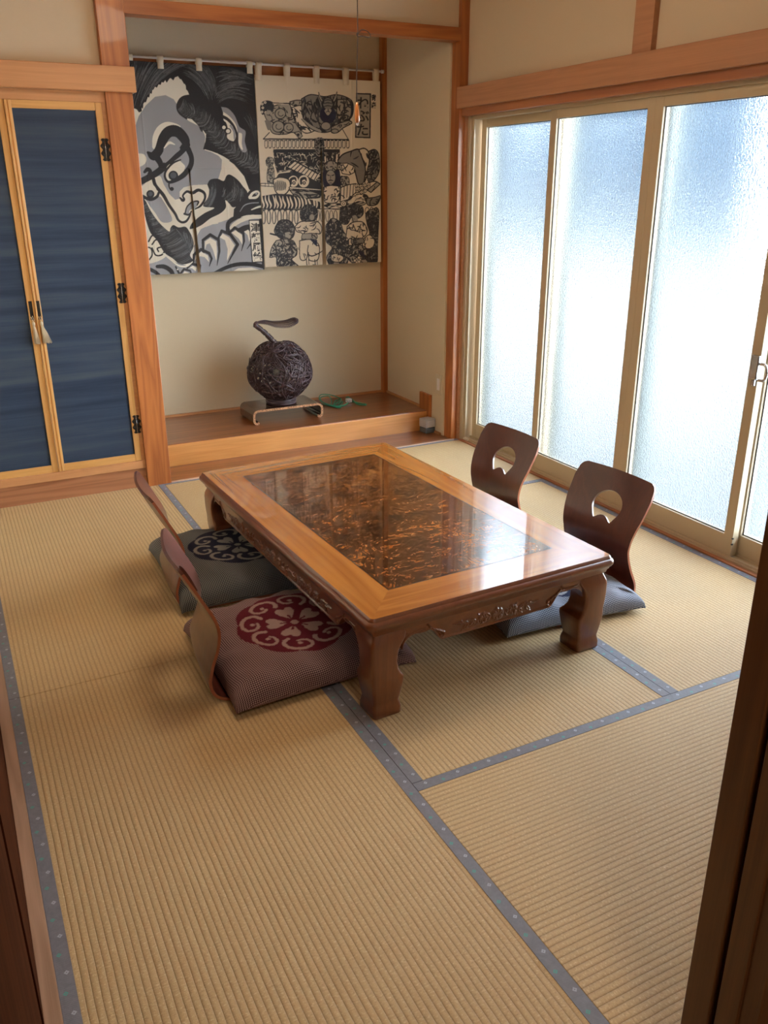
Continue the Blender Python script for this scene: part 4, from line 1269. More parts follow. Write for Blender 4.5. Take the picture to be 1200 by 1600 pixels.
def paint_left(x0, z0, w, h):
    c = Canvas(x0, z0, w, h, 0.001, HU, CREAM)
    rnd = random.Random(7)
    K, G, C = INK, GREY, CREAM
    # bottom grey ground and face greys
    c.poly([(-100, 1700), (120, 1760), (190, 1860), (330, 1795), (400, 1850), (500, 1880), (560, 1840), (575, 1640), (640, 1560), (720, 1530), (790, 1520), (860, 1470), (1150, 1470), (1180, 2010), (-100, 2010)], G)
    c.poly([(60, 1250), (60, 700), (90, 610), (150, 520), (230, 445), (320, 430), (390, 465), (420, 510), (440, 580), (520, 650), (600, 690), (660, 770), (650, 890), (710, 915), (770, 945), (800, 980), (795, 1060), (770, 1140), (690, 1190), (560, 1195), (475, 1215), (440, 1250), (440, 1310), (400, 1320), (350, 1270), (310, 1200), (270, 1140), (235, 1130), (180, 1150), (110, 1210)], G)
    c.poly([(150, 1320), (260, 1290), (300, 1330), (350, 1420), (372, 1500), (290, 1510), (230, 1430), (190, 1380)], G, True)
    c.poly([(235, 1130), (275, 1120), (300, 1180), (330, 1260), (400, 1330), (430, 1420), (440, 1480), (400, 1450), (330, 1330), (260, 1220)], C, True)
    c.poly([(600, 1530), (700, 1560), (765, 1530), (770, 1480), (830, 1440), (890, 1450), (850, 1500), (760, 1540), (700, 1600), (620, 1640), (590, 1760), (560, 1700), (560, 1580)], G, True)
    c.poly([(520, 1560), (600, 1520), (700, 1500), (770, 1440), (840, 1340), (895, 1400), (892, 1460), (850, 1490), (790, 1510), (700, 1530), (620, 1570), (590, 1620), (575, 1700), (545, 1740), (530, 1640)], C)
    # cream arc above brow, ovals
    c.stroke([(225, 870, 40), (235, 790, 50), (270, 720, 50), (330, 685, 50), (400, 690, 40), (440, 700, 20)], C)
    c.poly([(60, 925), (130, 932), (155, 970), (145, 1012), (100, 1040), (60, 1040)], C, True)
    # brow and upper eye
    c.stroke([(170, 920, 24), (215, 950, 70), (262, 900, 74), (300, 800, 84), (350, 742, 90), (420, 740, 96), (480, 800, 90), (500, 860, 60)], K)
    c.stroke([(500, 850, 66), (440, 920, 54), (360, 985, 50), (285, 1060, 55), (205, 1115, 52), (60, 1190, 50)], K)
    c.stroke([(245, 960, 60), (275, 1010, 50), (285, 1060, 40)], K)
    c.poly([(300, 985), (305, 880), (355, 838), (410, 858), (445, 890), (400, 932), (320, 1005)], G, True)
    c.stroke([(308, 880, 8), (350, 836, 22), (398, 850, 8)], C)
    c.poly([(318, 1090), (335, 1035), (390, 1000), (450, 985), (485, 1000), (488, 1045), (465, 1095), (420, 1135), (370, 1160), (330, 1145)], C, True)
    c.poly([(440, 985), (500, 930), (520, 980), (510, 1060), (470, 1110), (490, 1040)], G, True)
    c.stroke([(515, 890, 50), (542, 960, 44), (535, 1030, 44), (480, 1105, 44), (400, 1155, 34), (345, 1170, 22), (315, 1130, 20), (322, 1075, 18), (380, 1010, 16), (450, 980, 10)], K)
    c.circ(385, 1115, 42, K); c.circ(385, 1112, 27, DK)
    c.stroke([(350, 1165, 14), (348, 1205, 12), (360, 1235, 10)], K); c.circ(372, 1228, 17, K)
    c.stroke([(140, 1085, 22), (165, 1062, 34), (190, 1075, 30), (180, 1110, 34), (195, 1130, 30)], K)
    # nose line
    c.stroke([(215, 1140, 30), (235, 1200, 30), (300, 1280, 30), (345, 1360, 26), (400, 1440, 24), (425, 1490, 22), (460, 1512, 20), (500, 1500, 20), (530, 1455, 16), (540, 1420, 10)], K)
    c.poly([(478, 1445), (500, 1380), (555, 1335), (600, 1338), (580, 1385), (530, 1410), (522, 1448)], G, True)
    c.stroke([(485, 1445, 12), (505, 1380, 12), (555, 1338, 12), (600, 1335, 14), (590, 1365, 12)], K)
    c.stroke([(445, 1305, 16), (465, 1325, 26), (480, 1315, 20), (468, 1285, 16), (505, 1250, 20), (550, 1262, 26), (600, 1238, 26), (648, 1262, 24), (655, 1310, 20), (620, 1370, 18), (570, 1400, 10)], K)
    c.stroke([(480, 1440, 18), (520, 1448, 16), (545, 1420, 12)], K)
    # lower left small eye
    c.poly([(90, 1225), (160, 1190), (220, 1200), (250, 1265), (215, 1310), (130, 1310)], C, True)
    c.circ(190, 1272, 35, K); c.circ(190, 1270, 20, DK)
    c.stroke([(120, 1290, 30), (190, 1318, 26), (245, 1295, 24), (262, 1260, 20)], K)
    # big black hair mass
    hair = [(-60, 60), (300, 90), (700, 130), (1075, 170), (1120, 950), (1125, 1260), (1030, 1235), (985, 1120), (900, 1020), (820, 960), (760, 925), (700, 912), (640, 890), (660, 820), (665, 760), (620, 735), (600, 690), (545, 635), (470, 620), (425, 570), (420, 510), (450, 455), (545, 430)]
    line = [(545, 430), (500, 390), (490, 340), (455, 300), (430, 275), (400, 285), (350, 295), (290, 325), (230, 365), (190, 420), (160, 470), (130, 510), (105, 580), (60, 550), (40, 560), (-60, 600)]
    jag = []
    for i in range(len(line) - 1):
        a, b = line[i], line[i + 1]; L_ = math.hypot(b[0] - a[0], b[1] - a[1]); m = max(1, int(L_ / 16))
        for k in range(m):
            t_ = k / m
            jag.append((a[0] + (b[0] - a[0]) * t_ + rnd.uniform(-5, 5), a[1] + (b[1] - a[1]) * t_ + (rnd.uniform(5, 26) if k % 2 else -6)))
    mass = hair + jag + [(-60, 600)]
    c.poly(mass, K)
    c.setclip(mass)
    gs = [(0.05, 0.052, 0.058), (0.08, 0.082, 0.09), (0.035, 0.036, 0.04), (0.16, 0.162, 0.17)]
    c.family([(420, 120), (200, 200), (90, 560)], [(40, 120), (20, 300), (-20, 560)], 120, gs, 2.8, rnd)
    c.family([(560, 150), (300, 230), (180, 420)], [(420, 120), (200, 200), (90, 560)], 110, gs, 2.8, rnd)
    c.family([(470, 150), (700, 220), (730, 520)], [(470, 260), (600, 300), (700, 520)], 120, gs, 2.8, rnd)
    c.family([(620, 130), (780, 260), (760, 500)], [(470, 150), (700, 220), (730, 520)], 110, gs, 2.8, rnd)
    c.family([(740, 480), (840, 300), (1090, 340)], [(740, 200), (900, 170), (1090, 300)], 130, gs, 2.8, rnd)
    c.family([(760, 520), (880, 380), (1100, 560)], [(740, 400), (840, 280), (1090, 340)], 120, gs, 2.8, rnd)
    c.family([(960, 600), (1060, 700), (1100, 900)], [(1060, 560), (1100, 700), (1120, 900)], 40, gs, 2.8, rnd)
    # curled tuft (left brow ribbon) and lower ribbon
    rib = [(430, 520), (470, 560), (560, 570), (640, 640), (720, 720), (760, 780), (830, 850), (930, 930), (1050, 1000), (1120, 1060)]
    for i in range(len(rib) - 1):
        a, b = np.array(rib[i], float), np.array(rib[i + 1], float); d_ = b - a; nrm = np.array([-d_[1], d_[0]]) / np.hypot(*d_)
        for k in range(34):
            p = a + d_ * rnd.random(); ww = rnd.uniform(30, 80); tt = d_ / np.hypot(*d_)
            c.stroke([tuple(p + nrm * ww - tt * 15), tuple(p + nrm * ww * 0.4 + tt * 16), tuple(p - nrm * ww * 0.3 + tt * 14), tuple(p - nrm * ww - tt * 10)], rnd.choice(gs), 2.6, n=3)
    c.setclip(None)
    for sgn, pts in ((1, [(545, 430), (480, 440), (440, 470), (418, 530), (440, 585), (500, 630)]),):
        c.stroke(pts, K, 14)
    # right eye patch
    c.poly([(790, 530), (850, 545), (905, 605), (940, 690), (962, 712), (1000, 742), (992, 820), (1010, 905), (970, 912), (938, 850), (930, 740), (880, 650), (820, 600)], G, True)
    c.poly([(808, 572), (860, 610), (915, 680), (930, 760), (920, 815), (880, 820), (842, 790), (850, 730), (835, 668), (812, 640)], C, True)
    c.stroke([(800, 610, 26), (850, 640, 26), (900, 700, 20), (925, 780, 20), (905, 830, 20)], K)
    c.stroke([(870, 690, 16), (900, 740, 18), (905, 800, 16)], G)
    c.poly([(940, 750), (968, 762), (966, 840), (975, 895), (955, 880), (938, 830)], C, True)
    for u_, v_, r_ in ((815, 705, 24), (850, 737, 26)):
        c.circ(u_, v_, r_, K); c.circ(u_, v_, r_ - 9, CREAM)
    # white highlights along ribbon underside
    c.stroke([(640, 735, 8), (655, 760, 10), (662, 790, 6)], C); c.stroke([(655, 895, 6), (720, 915, 7), (800, 950, 8), (860, 985, 5)], C)
    # right moustache
    mu = [(675, 1190), (700, 1150), (760, 1140), (815, 1160), (835, 1120), (860, 1105), (900, 1125), (940, 1160), (975, 1205), (1015, 1260), (990, 1330), (900, 1385), (860, 1350), (830, 1325), (835, 1385), (790, 1435), (700, 1480), (620, 1540), (530, 1570), (560, 1505), (650, 1435), (735, 1390), (640, 1375), (680, 1300), (690, 1240)]
    c.poly(mu, K, True)
    c.setclip(mu, True)
    c.family([(700, 1380), (780, 1260), (740, 1160)], [(640, 1380), (700, 1300), (680, 1180)], 60, gs, 3.4, rnd)
    c.family([(820, 1320), (900, 1280), (870, 1120)], [(980, 1330), (1000, 1250), (930, 1150)], 60, gs, 3.4, rnd)
    c.family([(790, 1300), (820, 1260), (820, 1180)], [(840, 1340), (900, 1350), (980, 1290)], 40, gs, 3.4, rnd)
    c.setclip(None)
    # cheek mass right
    c.poly([(1120, 1235), (1040, 1235), (990, 1290), (940, 1350), (900, 1400), (895, 1470), (945, 1480), (1010, 1430), (1145, 1410)], K)
    c.stroke([(1035, 1300, 26), (1060, 1265, 20), (1100, 1250, 16), (1115, 1270, 14), (1090, 1300, 20), (1040, 1305, 16)], C); c.circ(1092, 1268, 10, G)
    c.stroke([(950, 1420, 5), (985, 1370, 8), (1040, 1350, 8), (1110, 1345, 8)], G); c.stroke([(1050, 1405, 8), (1100, 1385, 14), (1140, 1375, 16)], C)
    # arcs over claws
    c.stroke([(850, 1590, 34), (855, 1520, 34), (910, 1475, 34), (1000, 1435, 34), (1150, 1430, 34)], K)
    c.stroke([(880, 1560, 30), (905, 1530, 32), (960, 1495, 34), (1050, 1470, 28), (1150, 1468, 26)], C)
    c.stroke([(920, 1555, 16), (980, 1520, 20), (1060, 1500, 20), (1130, 1500, 20)], G)
    c.stroke([(940, 1580, 34), (990, 1555, 34), (1040, 1545, 34)], K)
    # claws
    claws = [([(640, 1790, 20), (637, 1665, 22), (700, 1618, 26), (772, 1662, 26), (778, 1760, 22), (758, 1880, 5)], [(655, 1745), (655, 1675), (700, 1645), (750, 1675), (758, 1760), (752, 1840), (725, 1750), (695, 1690), (668, 1700)]),
             ([(770, 1650, 20), (800, 1585, 24), (872, 1615, 26), (932, 1700, 26), (895, 1775, 18), (850, 1865, 5)], [(782, 1640), (808, 1608), (862, 1640), (908, 1708), (868, 1790), (845, 1840), (850, 1740), (828, 1665)]),
             ([(865, 1600, 18), (908, 1558, 24), (978, 1605, 24), (985, 1670, 18), (963, 1755, 5)], [(882, 1600), (915, 1580), (968, 1620), (970, 1700), (940, 1650)]),
             ([(975, 1590, 16), (1020, 1560, 20), (1060, 1600, 20), (1045, 1690, 14), (1010, 1738, 5)], [(985, 1590), (1020, 1575), (1048, 1610), (1030, 1680), (1015, 1620)]),
             ([(560, 1850, 18), (565, 1790, 22), (620, 1742, 24), (690, 1775, 26), (712, 1820, 20), (692, 1885, 6)], [(572, 1840), (585, 1790), (622, 1762), (680, 1795), (690, 1850), (650, 1808), (610, 1800)]),
             ([(505, 1900, 16), (540, 1865, 22), (610, 1880, 24), (605, 1930, 14)], [(525, 1900), (555, 1882), (590, 1900), (580, 1930), (550, 1905)]),
             ([(435, 1960, 14), (475, 1910, 20), (530, 1925, 18), (548, 1970, 10)], [(455, 1960), (480, 1930), (515, 1940), (520, 1980), (460, 1985)])]
    for st_, po in claws:
        c.stroke(st_, K, smooth=False); c.poly(po, C)
        cx_ = sum(p[0] for p in po) / len(po); cy_ = sum(p[1] for p in po) / len(po)
    c.stroke([(405, 1890, 14), (425, 1930, 18), (440, 1960, 16)], K); c.circ(420, 1912, 6, C)
    # lower arcs
    c.stroke([(700, 1965, 26), (820, 1905, 30), (930, 1870, 32), (1050, 1868, 34), (1175, 1895, 32)], K)
    c.poly([(840, 1960), (940, 1902), (1050, 1895), (1150, 1925), (1150, 1990), (840, 1990)], C)
    c.stroke([(250, 1888, 30), (310, 1890, 38), (365, 1925, 38), (388, 1975, 32)], K)
    c.stroke([(150, 1900, 30), (215, 1925, 32), (262, 1960, 30), (275, 1990, 26)], K)
    # scroll at the left
    c.poly([(60, 1520), (150, 1540), (250, 1650), (330, 1790), (190, 1862), (60, 1840)], C, True)
    for q in ([(175, 1675), (205, 1625), (245, 1625)], [(205, 1700), (240, 1660), (290, 1690)], [(150, 1720), (195, 1735), (205, 1790), (180, 1830)], [(205, 1730), (235, 1790), (285, 1790), (310, 1755), (285, 1725), (250, 1735), (260, 1760)]):
        c.stroke(q, K, 13)
    # big left moustache
    mz = [(110, 1290), (150, 1330), (185, 1400), (230, 1470), (290, 1540), (350, 1590), (360, 1560), (385, 1535), (430, 1555), (490, 1550), (525, 1590), (555, 1650), (562, 1720), (530, 1790), (555, 1840), (490, 1868), (430, 1862), (380, 1820), (310, 1770), (250, 1670), (190, 1600), (155, 1500), (130, 1400)]
    c.poly(mz, K, True); c.setclip(mz, True)
    for k in range(170):
        t_ = rnd.random(); px_ = 130 + 370 * t_; py_ = 1350 + 470 * t_; L_ = 40 + 60 * t_
        px_ += rnd.uniform(-20, 20); py_ += rnd.uniform(-20, 20)
        c.stroke([(px_ - L_ * 0.7, py_ + L_ * 0.4), (px_, py_ + 14), (px_ + L_ * 0.8, py_ - L_ * 0.35)], rnd.choice(gs), 2.6, n=3)
    c.family([(380, 1560), (470, 1640), (530, 1800)], [(540, 1600), (560, 1700), (540, 1820)], 50, gs, 3, rnd)
    c.setclip(None)
    c.stroke([(300, 1778, 8), (370, 1835, 12), (430, 1880, 12), (500, 1885, 12), (552, 1850, 8)], C)
    # title strip
    c.poly([(1118, 1480), (1150, 1480), (1185, 1990), (1140, 1890)], K)
    c.poly([(1024, 1490), (1122, 1488), (1152, 1852), (1052, 1858)], K)
    c.poly([(1032, 1500), (1113, 1498), (1142, 1843), (1062, 1848)], (0.80, 0.76, 0.66))
    for ch, y_ in zip('津軽凧絵', (1556, 1640, 1722, 1803)):
        c.text(ch, 1082 + (y_ - 1556) * 0.085, y_, 82, K, 0.98, 0.025)
    return c.down(2)

def paint_right(x0, z0, w, h):
    CR = (0.76, 0.67, 0.53); K = (0.022, 0.024, 0.032); G = (0.22, 0.205, 0.185); LG = (0.36, 0.325, 0.27)
    c = Canvas(x0, z0, w, h, 0.001, HV, CR)
    rnd = random.Random(11)
    ink = [K, K, K, (0.05, 0.05, 0.06)]
    # title
    c.poly([(905, 304), (1030, 308), (1026, 690), (897, 686)], K); c.poly([(915, 316), (1019, 320), (1015, 678), (908, 674)], LG)
    for ch, (u_, v_) in zip('ねぶた', ((966, 388), (961, 500), (960, 616))): c.text(ch, u_, v_, 108, K, 1.05, 0.02)
    for ch, v_ in zip('青森', (345, 408)): c.text(ch, 1052, v_, 44, K, 1.3, 0.03)
    # lower lantern row and roof first
    c.poly([(172, 640), (785, 600), (842, 700), (120, 695)], CR); c.stroke([(172, 640), (120, 695), (842, 700), (785, 600)], K, 7, smooth=False)
    for k in range(22):
        u_ = 130 + k * 33
        c.poly([(u_, 704), (u_ + 26, 704), (u_ + 28, 760), (u_ + 22, 775), (u_ + 6, 775), (u_, 760)], K)
        c.poly([(u_ + 6, 712), (u_ + 21, 712), (u_ + 22, 758), (u_ + 17, 768), (u_ + 9, 768), (u_ + 5, 758)], CR)
    c.stroke([(120, 695), (842, 700)], K, 10)
    # figures on the float
    c.scribble([(160, 560), (130, 470), (210, 415), (330, 395), (360, 470), (390, 560), (440, 640), (420, 690), (370, 640), (300, 655), (200, 645)], LG, ink, 60, rnd, 7, 60)
    c.poly([(130, 540), (170, 530), (190, 590), (160, 620)], G, True)
    for u_, v_, r_ in ((245, 590, 48), (330, 600, 40), (262, 480, 44)):
        c.circ(u_, v_, r_, LG); c.ring(u_, v_, r_, 8, K); c.ring(u_ + 5, v_, r_ * 0.5, 6, K, a0=0.5, a1=4)
    c.poly([(92, 420), (110, 380), (160, 368), (205, 390), (205, 450), (180, 480), (150, 440), (120, 490), (98, 470)], K, True)
    for u_, v_ in ((110, 398), (135, 385), (115, 430), (108, 465), (140, 470)): c.circ(u_, v_, 11, CR); c.circ(u_, v_, 4, K)
    c.poly([(135, 470), (175, 450), (205, 500), (180, 540), (145, 520)], LG, True); c.stroke([(150, 490), (185, 500), (195, 525)], K, 6); c.circ(172, 488, 5, K)
    c.stroke([(190, 390, 10), (330, 395, 12), (440, 372, 10)], K); c.stroke([(200, 396, 5), (330, 402, 5)], CR)
    c.scribble([(340, 380), (400, 366), (450, 372), (445, 405), (380, 412), (350, 400)], LG, ink, 8, rnd, 6, 30)
    c.scribble([(350, 430), (440, 415), (470, 520), (560, 600), (530, 635), (460, 640), (395, 550)], CR, ink, 44, rnd, 9, 60, vertical=0.9)
    c.poly([(380, 640), (420, 630), (450, 670), (425, 692), (400, 680)], LG); c.stroke([(380, 640), (420, 630), (450, 670), (425, 692), (380, 640)], K, 6, smooth=False); c.circ(412, 660, 12, K)
    cloak = [(440, 355), (520, 318), (640, 335), (740, 318), (835, 345), (880, 395), (872, 500), (800, 570), (740, 612), (640, 640), (540, 620), (470, 560), (445, 470)]
    c.scribble(cloak, G, ink, 110, rnd, 13, 120, vertical=1.45)
    c.scribble([(750, 360), (840, 365), (865, 440), (850, 520), (780, 550), (745, 480)], LG, ink, 26, rnd, 9, 70)
    c.scribble([(470, 400), (520, 380), (560, 500), (600, 600), (540, 590), (480, 520)], G, ink, 24, rnd, 9, 90, vertical=1.2)
    for u_ in (860, 800, 520): c.stroke([(u_, 360, 6), (u_ + 12, 440, 12), (u_ - 8, 540, 6)], K)
    c.circ(668, 490, 72, (0.014, 0.017, 0.045), 74); c.circ(668, 395, 46, G, 52); c.ring(668, 395, 46, 9, K, 52)
    for v_ in (370, 395, 420): c.stroke([(630, v_, 5), (668, v_ - 8, 8), (706, v_, 5)], K)
    for p in ((655, 450), (685, 450), (668, 475)): c.circ(p[0], p[1], 12, LG)
    c.stroke([(640, 455), (668, 490), (696, 455)], LG, 8)
    c.stroke([(587, 300, 8), (600, 345, 22), (625, 380, 26)], K); c.stroke([(588, 306, 3), (600, 342, 12), (615, 368, 12)], LG)
    c.stroke([(745, 295, 8), (735, 345, 22), (712, 380, 26)], K); c.stroke([(743, 304, 3), (733, 342, 12), (720, 368, 12)], LG)
    c.circ(650, 585, 42, LG, 34); c.ring(650, 585, 42, 7, K, 34); c.scribble([(700, 590), (830, 540), (870, 560), (800, 600), (750, 640), (700, 640)], LG, ink, 12, rnd, 6, 40)
    c.circ(728, 628, 30, LG, 18); c.ring(728, 628, 30, 7, K, 18)
    c.stroke([(450, 530, 10), (520, 590, 22), (600, 630, 18)], LG)
    # crowd band under the roof
    cb_ = [(205, 782), (770, 782), (770, 850), (750, 980), (660, 1010), (600, 1080), (540, 1020), (400, 960), (330, 960), (240, 990), (215, 900)]
    c.poly(cb_, K)
    c.scribble(cb_, None, [CR, LG, LG], 300, rnd, 4.5, 34, outline=0, smooth=False)
    c.poly([(205, 782), (770, 782), (770, 812), (205, 812)], K)
    c.circ(587, 740, 40, G, 60); c.scribble([(550, 690), (625, 690), (630, 800), (560, 800)], G, ink, 40, rnd, 7, 30, outline=0)
    c.scribble([(140, 880), (160, 850), (205, 860), (208, 900), (180, 930), (148, 920)], LG, ink, 50, rnd, 5, 18, outline=4)
    c.scribble([(160, 935), (205, 930), (215, 1040), (200, 1090), (160, 1080), (150, 1000)], LG, ink, 50, rnd, 5, 26, outline=5)
    # right cloak figure
    c.scribble([(745, 890), (790, 830), (860, 800), (930, 785), (960, 860), (990, 960), (975, 1060), (930, 1080), (905, 1000), (880, 930), (800, 910)], G, ink, 6, rnd, 8, 70, outline=11)
    c.scribble([(930, 785), (975, 775), (1010, 810), (1015, 900), (1000, 1000), (975, 1060), (985, 950), (955, 850)], CR, ink, 12, rnd, 9, 80, outline=10, vertical=1.4)
    c.scribble([(1010, 800), (1060, 785), (1095, 830), (1100, 960), (1060, 1040), (1010, 1060), (1000, 960), (1020, 880)], G, ink, 70, rnd, 9, 60, outline=8)
    c.scribble([(755, 905), (830, 900), (895, 930), (890, 980), (850, 1000), (790, 990)], CR, ink, 12, rnd, 7, 60, outline=7, smooth=False)
    c.circ(765, 935, 22, LG); c.ring(765, 935, 22, 6, K); c.circ(765, 935, 7, K)
    c.stroke([(640, 850, 14), (650, 960, 12), (690, 1010, 10), (735, 950, 12), (745, 830, 12)], CR); c.stroke([(652, 850, 5), (662, 950, 5), (692, 995, 5), (725, 945, 5), (733, 830, 5)], K)
    # tiled roof strip
    q0 = [(385, 882), (580, 990)]; q1 = [(318, 938), (545, 1050)]
    c.poly([q0[0], q0[1], (600, 1010), q1[1], q1[0]], CR)
    for k in range(9):
        t_ = k / 8
        c.stroke([(q0[0][0] + (q0[1][0] - q0[0][0]) * t_, q0[0][1] + (q0[1][1] - q0[0][1]) * t_), (q1[0][0] + (q1[1][0] - q1[0][0]) * t_, q1[0][1] + (q1[1][1] - q1[0][1]) * t_)], K, 8)
    c.stroke(q0, K, 12); c.stroke(q1, K, 14)
    # drum
    c.poly([(228, 1030), (260, 985), (340, 965), (440, 985), (540, 1040), (605, 1075), (610, 1180), (560, 1180), (480, 1115), (340, 1110), (230, 1110)], K, True)
    c.stroke([(250, 985, 8), (340, 972, 10)], CR)
    for u_, r_ in ((372, 42), (460, 46)):
        v_ = 1055
        c.circ(u_, v_, r_, CR, r_ + 6); c.stroke([(u_ - 22, v_ + 18, 20), (u_ - 20, v_ - 16, 22), (u_ + 12, v_ - 26, 20), (u_ + 22, v_ - 4, 10)], K); c.circ(u_ + 4, v_ + 14, 15, K); c.circ(u_ + 4, v_ + 14, 6, CR)
    # sword and fist
    c.stroke([(100, 1083, 26), (215, 1088, 30)], K); c.stroke([(104, 1083, 14), (212, 1088, 18)], CR)
    for u_ in (135, 165, 195): c.stroke([(u_, 1070), (u_, 1100)], K, 5)
    c.scribble([(205, 1040), (260, 1020), (330, 1040), (345, 1100), (310, 1160), (260, 1172), (220, 1130)], CR, ink, 4, rnd, 6, 30, outline=10)
    c.circ(265, 1092, 52, LG, 44)
    for k in range(6): c.stroke([(225 + k * 16, 1062, 4), (222 + k * 16, 1095, 7), (230 + k * 15, 1128, 4)], K)
    c.stroke([(340, 1110, 18), (480, 1120, 14), (760, 1140, 8)], K); c.stroke([(345, 1110, 9), (480, 1119, 7), (740, 1138, 3)], CR)
    c.scribble([(340, 1130), (420, 1125), (560, 1150), (600, 1190), (500, 1200), (400, 1195)], LG, ink, 16, rnd, 10, 120, vertical=0.25, outline=8)
    # zebra skirt
    z = [(105, 1180), (230, 1160), (340, 1165), (480, 1200), (600, 1230), (605, 1290), (105, 1288)]
    c.poly(z, K)
    c.setclip(z)
    for k in range(17):
        u_ = 115 + k * 30 + rnd.uniform(-5, 5)
        c.stroke([(u_ - 8, 1170 + k * 2, 5), (u_ + rnd.uniform(-6, 8), 1215, 14), (u_ + 12, 1255, 15), (u_ + 4, 1284, 6)], CR)
    c.setclip(None)
    # warrior at the slit
    c.poly([(618, 965), (640, 955), (755, 955), (775, 1010), (790, 1060), (770, 1100), (700, 1095), (625, 1095)], (0.014, 0.017, 0.040), True)
    c.scribble([(640, 900), (690, 880), (745, 900), (740, 960), (690, 975), (640, 955)], LG, ink, 20, rnd, 6, 30, outline=8)
    c.circ(690, 1020, 44, LG, 62); c.ring(690, 1020, 44, 6, K, 62)
    c.stroke([(660, 1000), (678, 1006)], K, 8); c.stroke([(702, 1006), (720, 1000)], K, 8); c.stroke([(690, 1005), (688, 1035)], K, 5); c.stroke([(668, 1050, 5), (690, 1045, 10), (712, 1050, 5)], K); c.circ(690, 1072, 14, G)
    c.scribble([(622, 1105), (700, 1090), (790, 1110), (770, 1180), (740, 1235), (640, 1235), (625, 1180)], CR, ink, 26, rnd, 7, 46)
    c.scribble([(780, 1010), (840, 1020), (845, 1090), (800, 1100), (775, 1060)], LG, ink, 22, rnd, 6, 30, outline=6)
    c.scribble([(770, 1110), (835, 1085), (903, 1075), (905, 1150), (840, 1210), (770, 1230)], CR, None or ink, 3, rnd, 6, 60, outline=8, smooth=False)
    for k in range(5): c.stroke([(780 + k * 26, 1100 - k * 4), (775 + k * 26, 1215 - k * 12)], K, 7)
    for k in range(26):
        u_ = rnd.uniform(905, 1015); v_ = rnd.uniform(1065, 1165); c.circ(u_, v_, 13, CR); c.ring(u_, v_, 13, 5, K); c.circ(u_, v_, 4, K)
    c.scribble([(1000, 1130), (1080, 1060), (1105, 1080), (1030, 1150)], LG, ink, 3, rnd, 6, 30, outline=8, smooth=False)
    c.stroke([(1000, 1070, 6), (1060, 1055, 10), (1105, 1075, 8)], K)
    wv_ = [(620, 1260), (700, 1240), (790, 1240), (900, 1175), (980, 1165), (1010, 1200), (975, 1255), (880, 1260), (790, 1290), (700, 1290)]
    c.scribble(wv_, K, [CR, CR, LG], 40, rnd, 9, 110, vertical=-0.25, outline=6)
    c.circ(800, 1245, 24, CR); c.ring(800, 1245, 24, 6, K); c.ring(800, 1245, 10, 5, K); 
    c.scribble([(980, 1200), (1060, 1190), (1110, 1180), (1080, 1250), (1010, 1260)], G, ink, 24, rnd, 7, 40, outline=7)
    # lantern row
    c.stroke([(105, 1290), (440, 1296)], K, 9); c.stroke([(560, 1288), (760, 1290)], K, 7)
    for k in range(7):
        u_ = 125 + k * 46; c.poly([(u_ - 20 + 20 * 1.0 * math.cos(a) + 16, 1360 + 62 * math.sin(a) * (1 if abs(math.sin(a)) < 0.95 else 0.97)) for a in np.linspace(0, 6.28, 22, endpoint=False)], K)
        c.circ(u_ - 4, 1360, 14, LG, 54); c.circ(u_ - 6, 1360, 8, CR, 50); c.stroke([(u_ - 14, 1300), (u_ + 8, 1300)], K, 8)
    for k in range(5):
        u_ = 580 + k * 38; c.circ(u_, 1350, 18, K, 50); c.circ(u_, 1350, 12, CR, 44)
    for k in range(3): c.ring(1000 + k * 36, 1310, 16, 6, K, 34)
    # people left of the slit
    c.scribble([(225, 1440), (260, 1390), (330, 1385), (375, 1430), (380, 1500), (350, 1545), (290, 1550), (240, 1520), (215, 1480)], G, ink, 150, rnd, 8, 40, outline=8)
    c.scribble([(300, 1490), (345, 1485), (350, 1540), (310, 1560)], LG, ink, 8, rnd, 5, 20, outline=5)
    c.stroke([(180, 1500, 14), (260, 1520, 14), (330, 1540, 6)], K)
    c.scribble([(230, 1560), (300, 1545), (370, 1560), (400, 1620), (400, 1680), (360, 1720), (420, 1790), (250, 1785), (230, 1700), (175, 1700), (190, 1620)], LG, ink, 150, rnd, 8, 60, outline=7)
    c.stroke([(360, 1600, 8), (440, 1640, 14), (520, 1690, 8)], K); c.stroke([(370, 1604, 3), (440, 1640, 6), (510, 1685, 3)], CR)
    c.stroke([(170, 1700, 8), (200, 1670, 10), (235, 1690, 8)], K)
    c.scribble([(430, 1310), (470, 1260), (530, 1255), (575, 1300), (570, 1370), (520, 1400), (460, 1400), (430, 1360)], G, ink, 130, rnd, 8, 40, outline=6)
    c.circ(530, 1360, 20, LG, 26)
    c.scribble([(385, 1440), (430, 1400), (500, 1395), (580, 1400), (615, 1450), (600, 1500), (555, 1500), (560, 1560), (450, 1560), (450, 1500), (400, 1480)], CR, ink, 26, rnd, 6, 60, outline=8)
    c.scribble([(450, 1500), (560, 1500), (565, 1545), (450, 1545)], LG, ink, 6, rnd, 6, 40, outline=6)
    c.scribble([(425, 1560), (520, 1550), (590, 1600), (580, 1720), (510, 1725), (500, 1660), (480, 1720), (430, 1710)], CR, ink, 10, rnd, 6, 50, outline=8)
    c.poly([(510, 1545), (575, 1555), (570, 1610)], (0.014, 0.02, 0.05)); c.stroke([(500, 1600, 8), (495, 1660, 8), (530, 1690, 10), (600, 1660, 8), (630, 1640, 6)], K)
    for u_ in (485, 555): c.stroke([(u_, 1720), (u_ + 4, 1765), (u_ + 14, 1780)], K, 8); c.stroke([(u_ + 18, 1720), (u_ + 22, 1762)], K, 6)
    c.stroke([(540, 1765), (590, 1772)], K, 9)
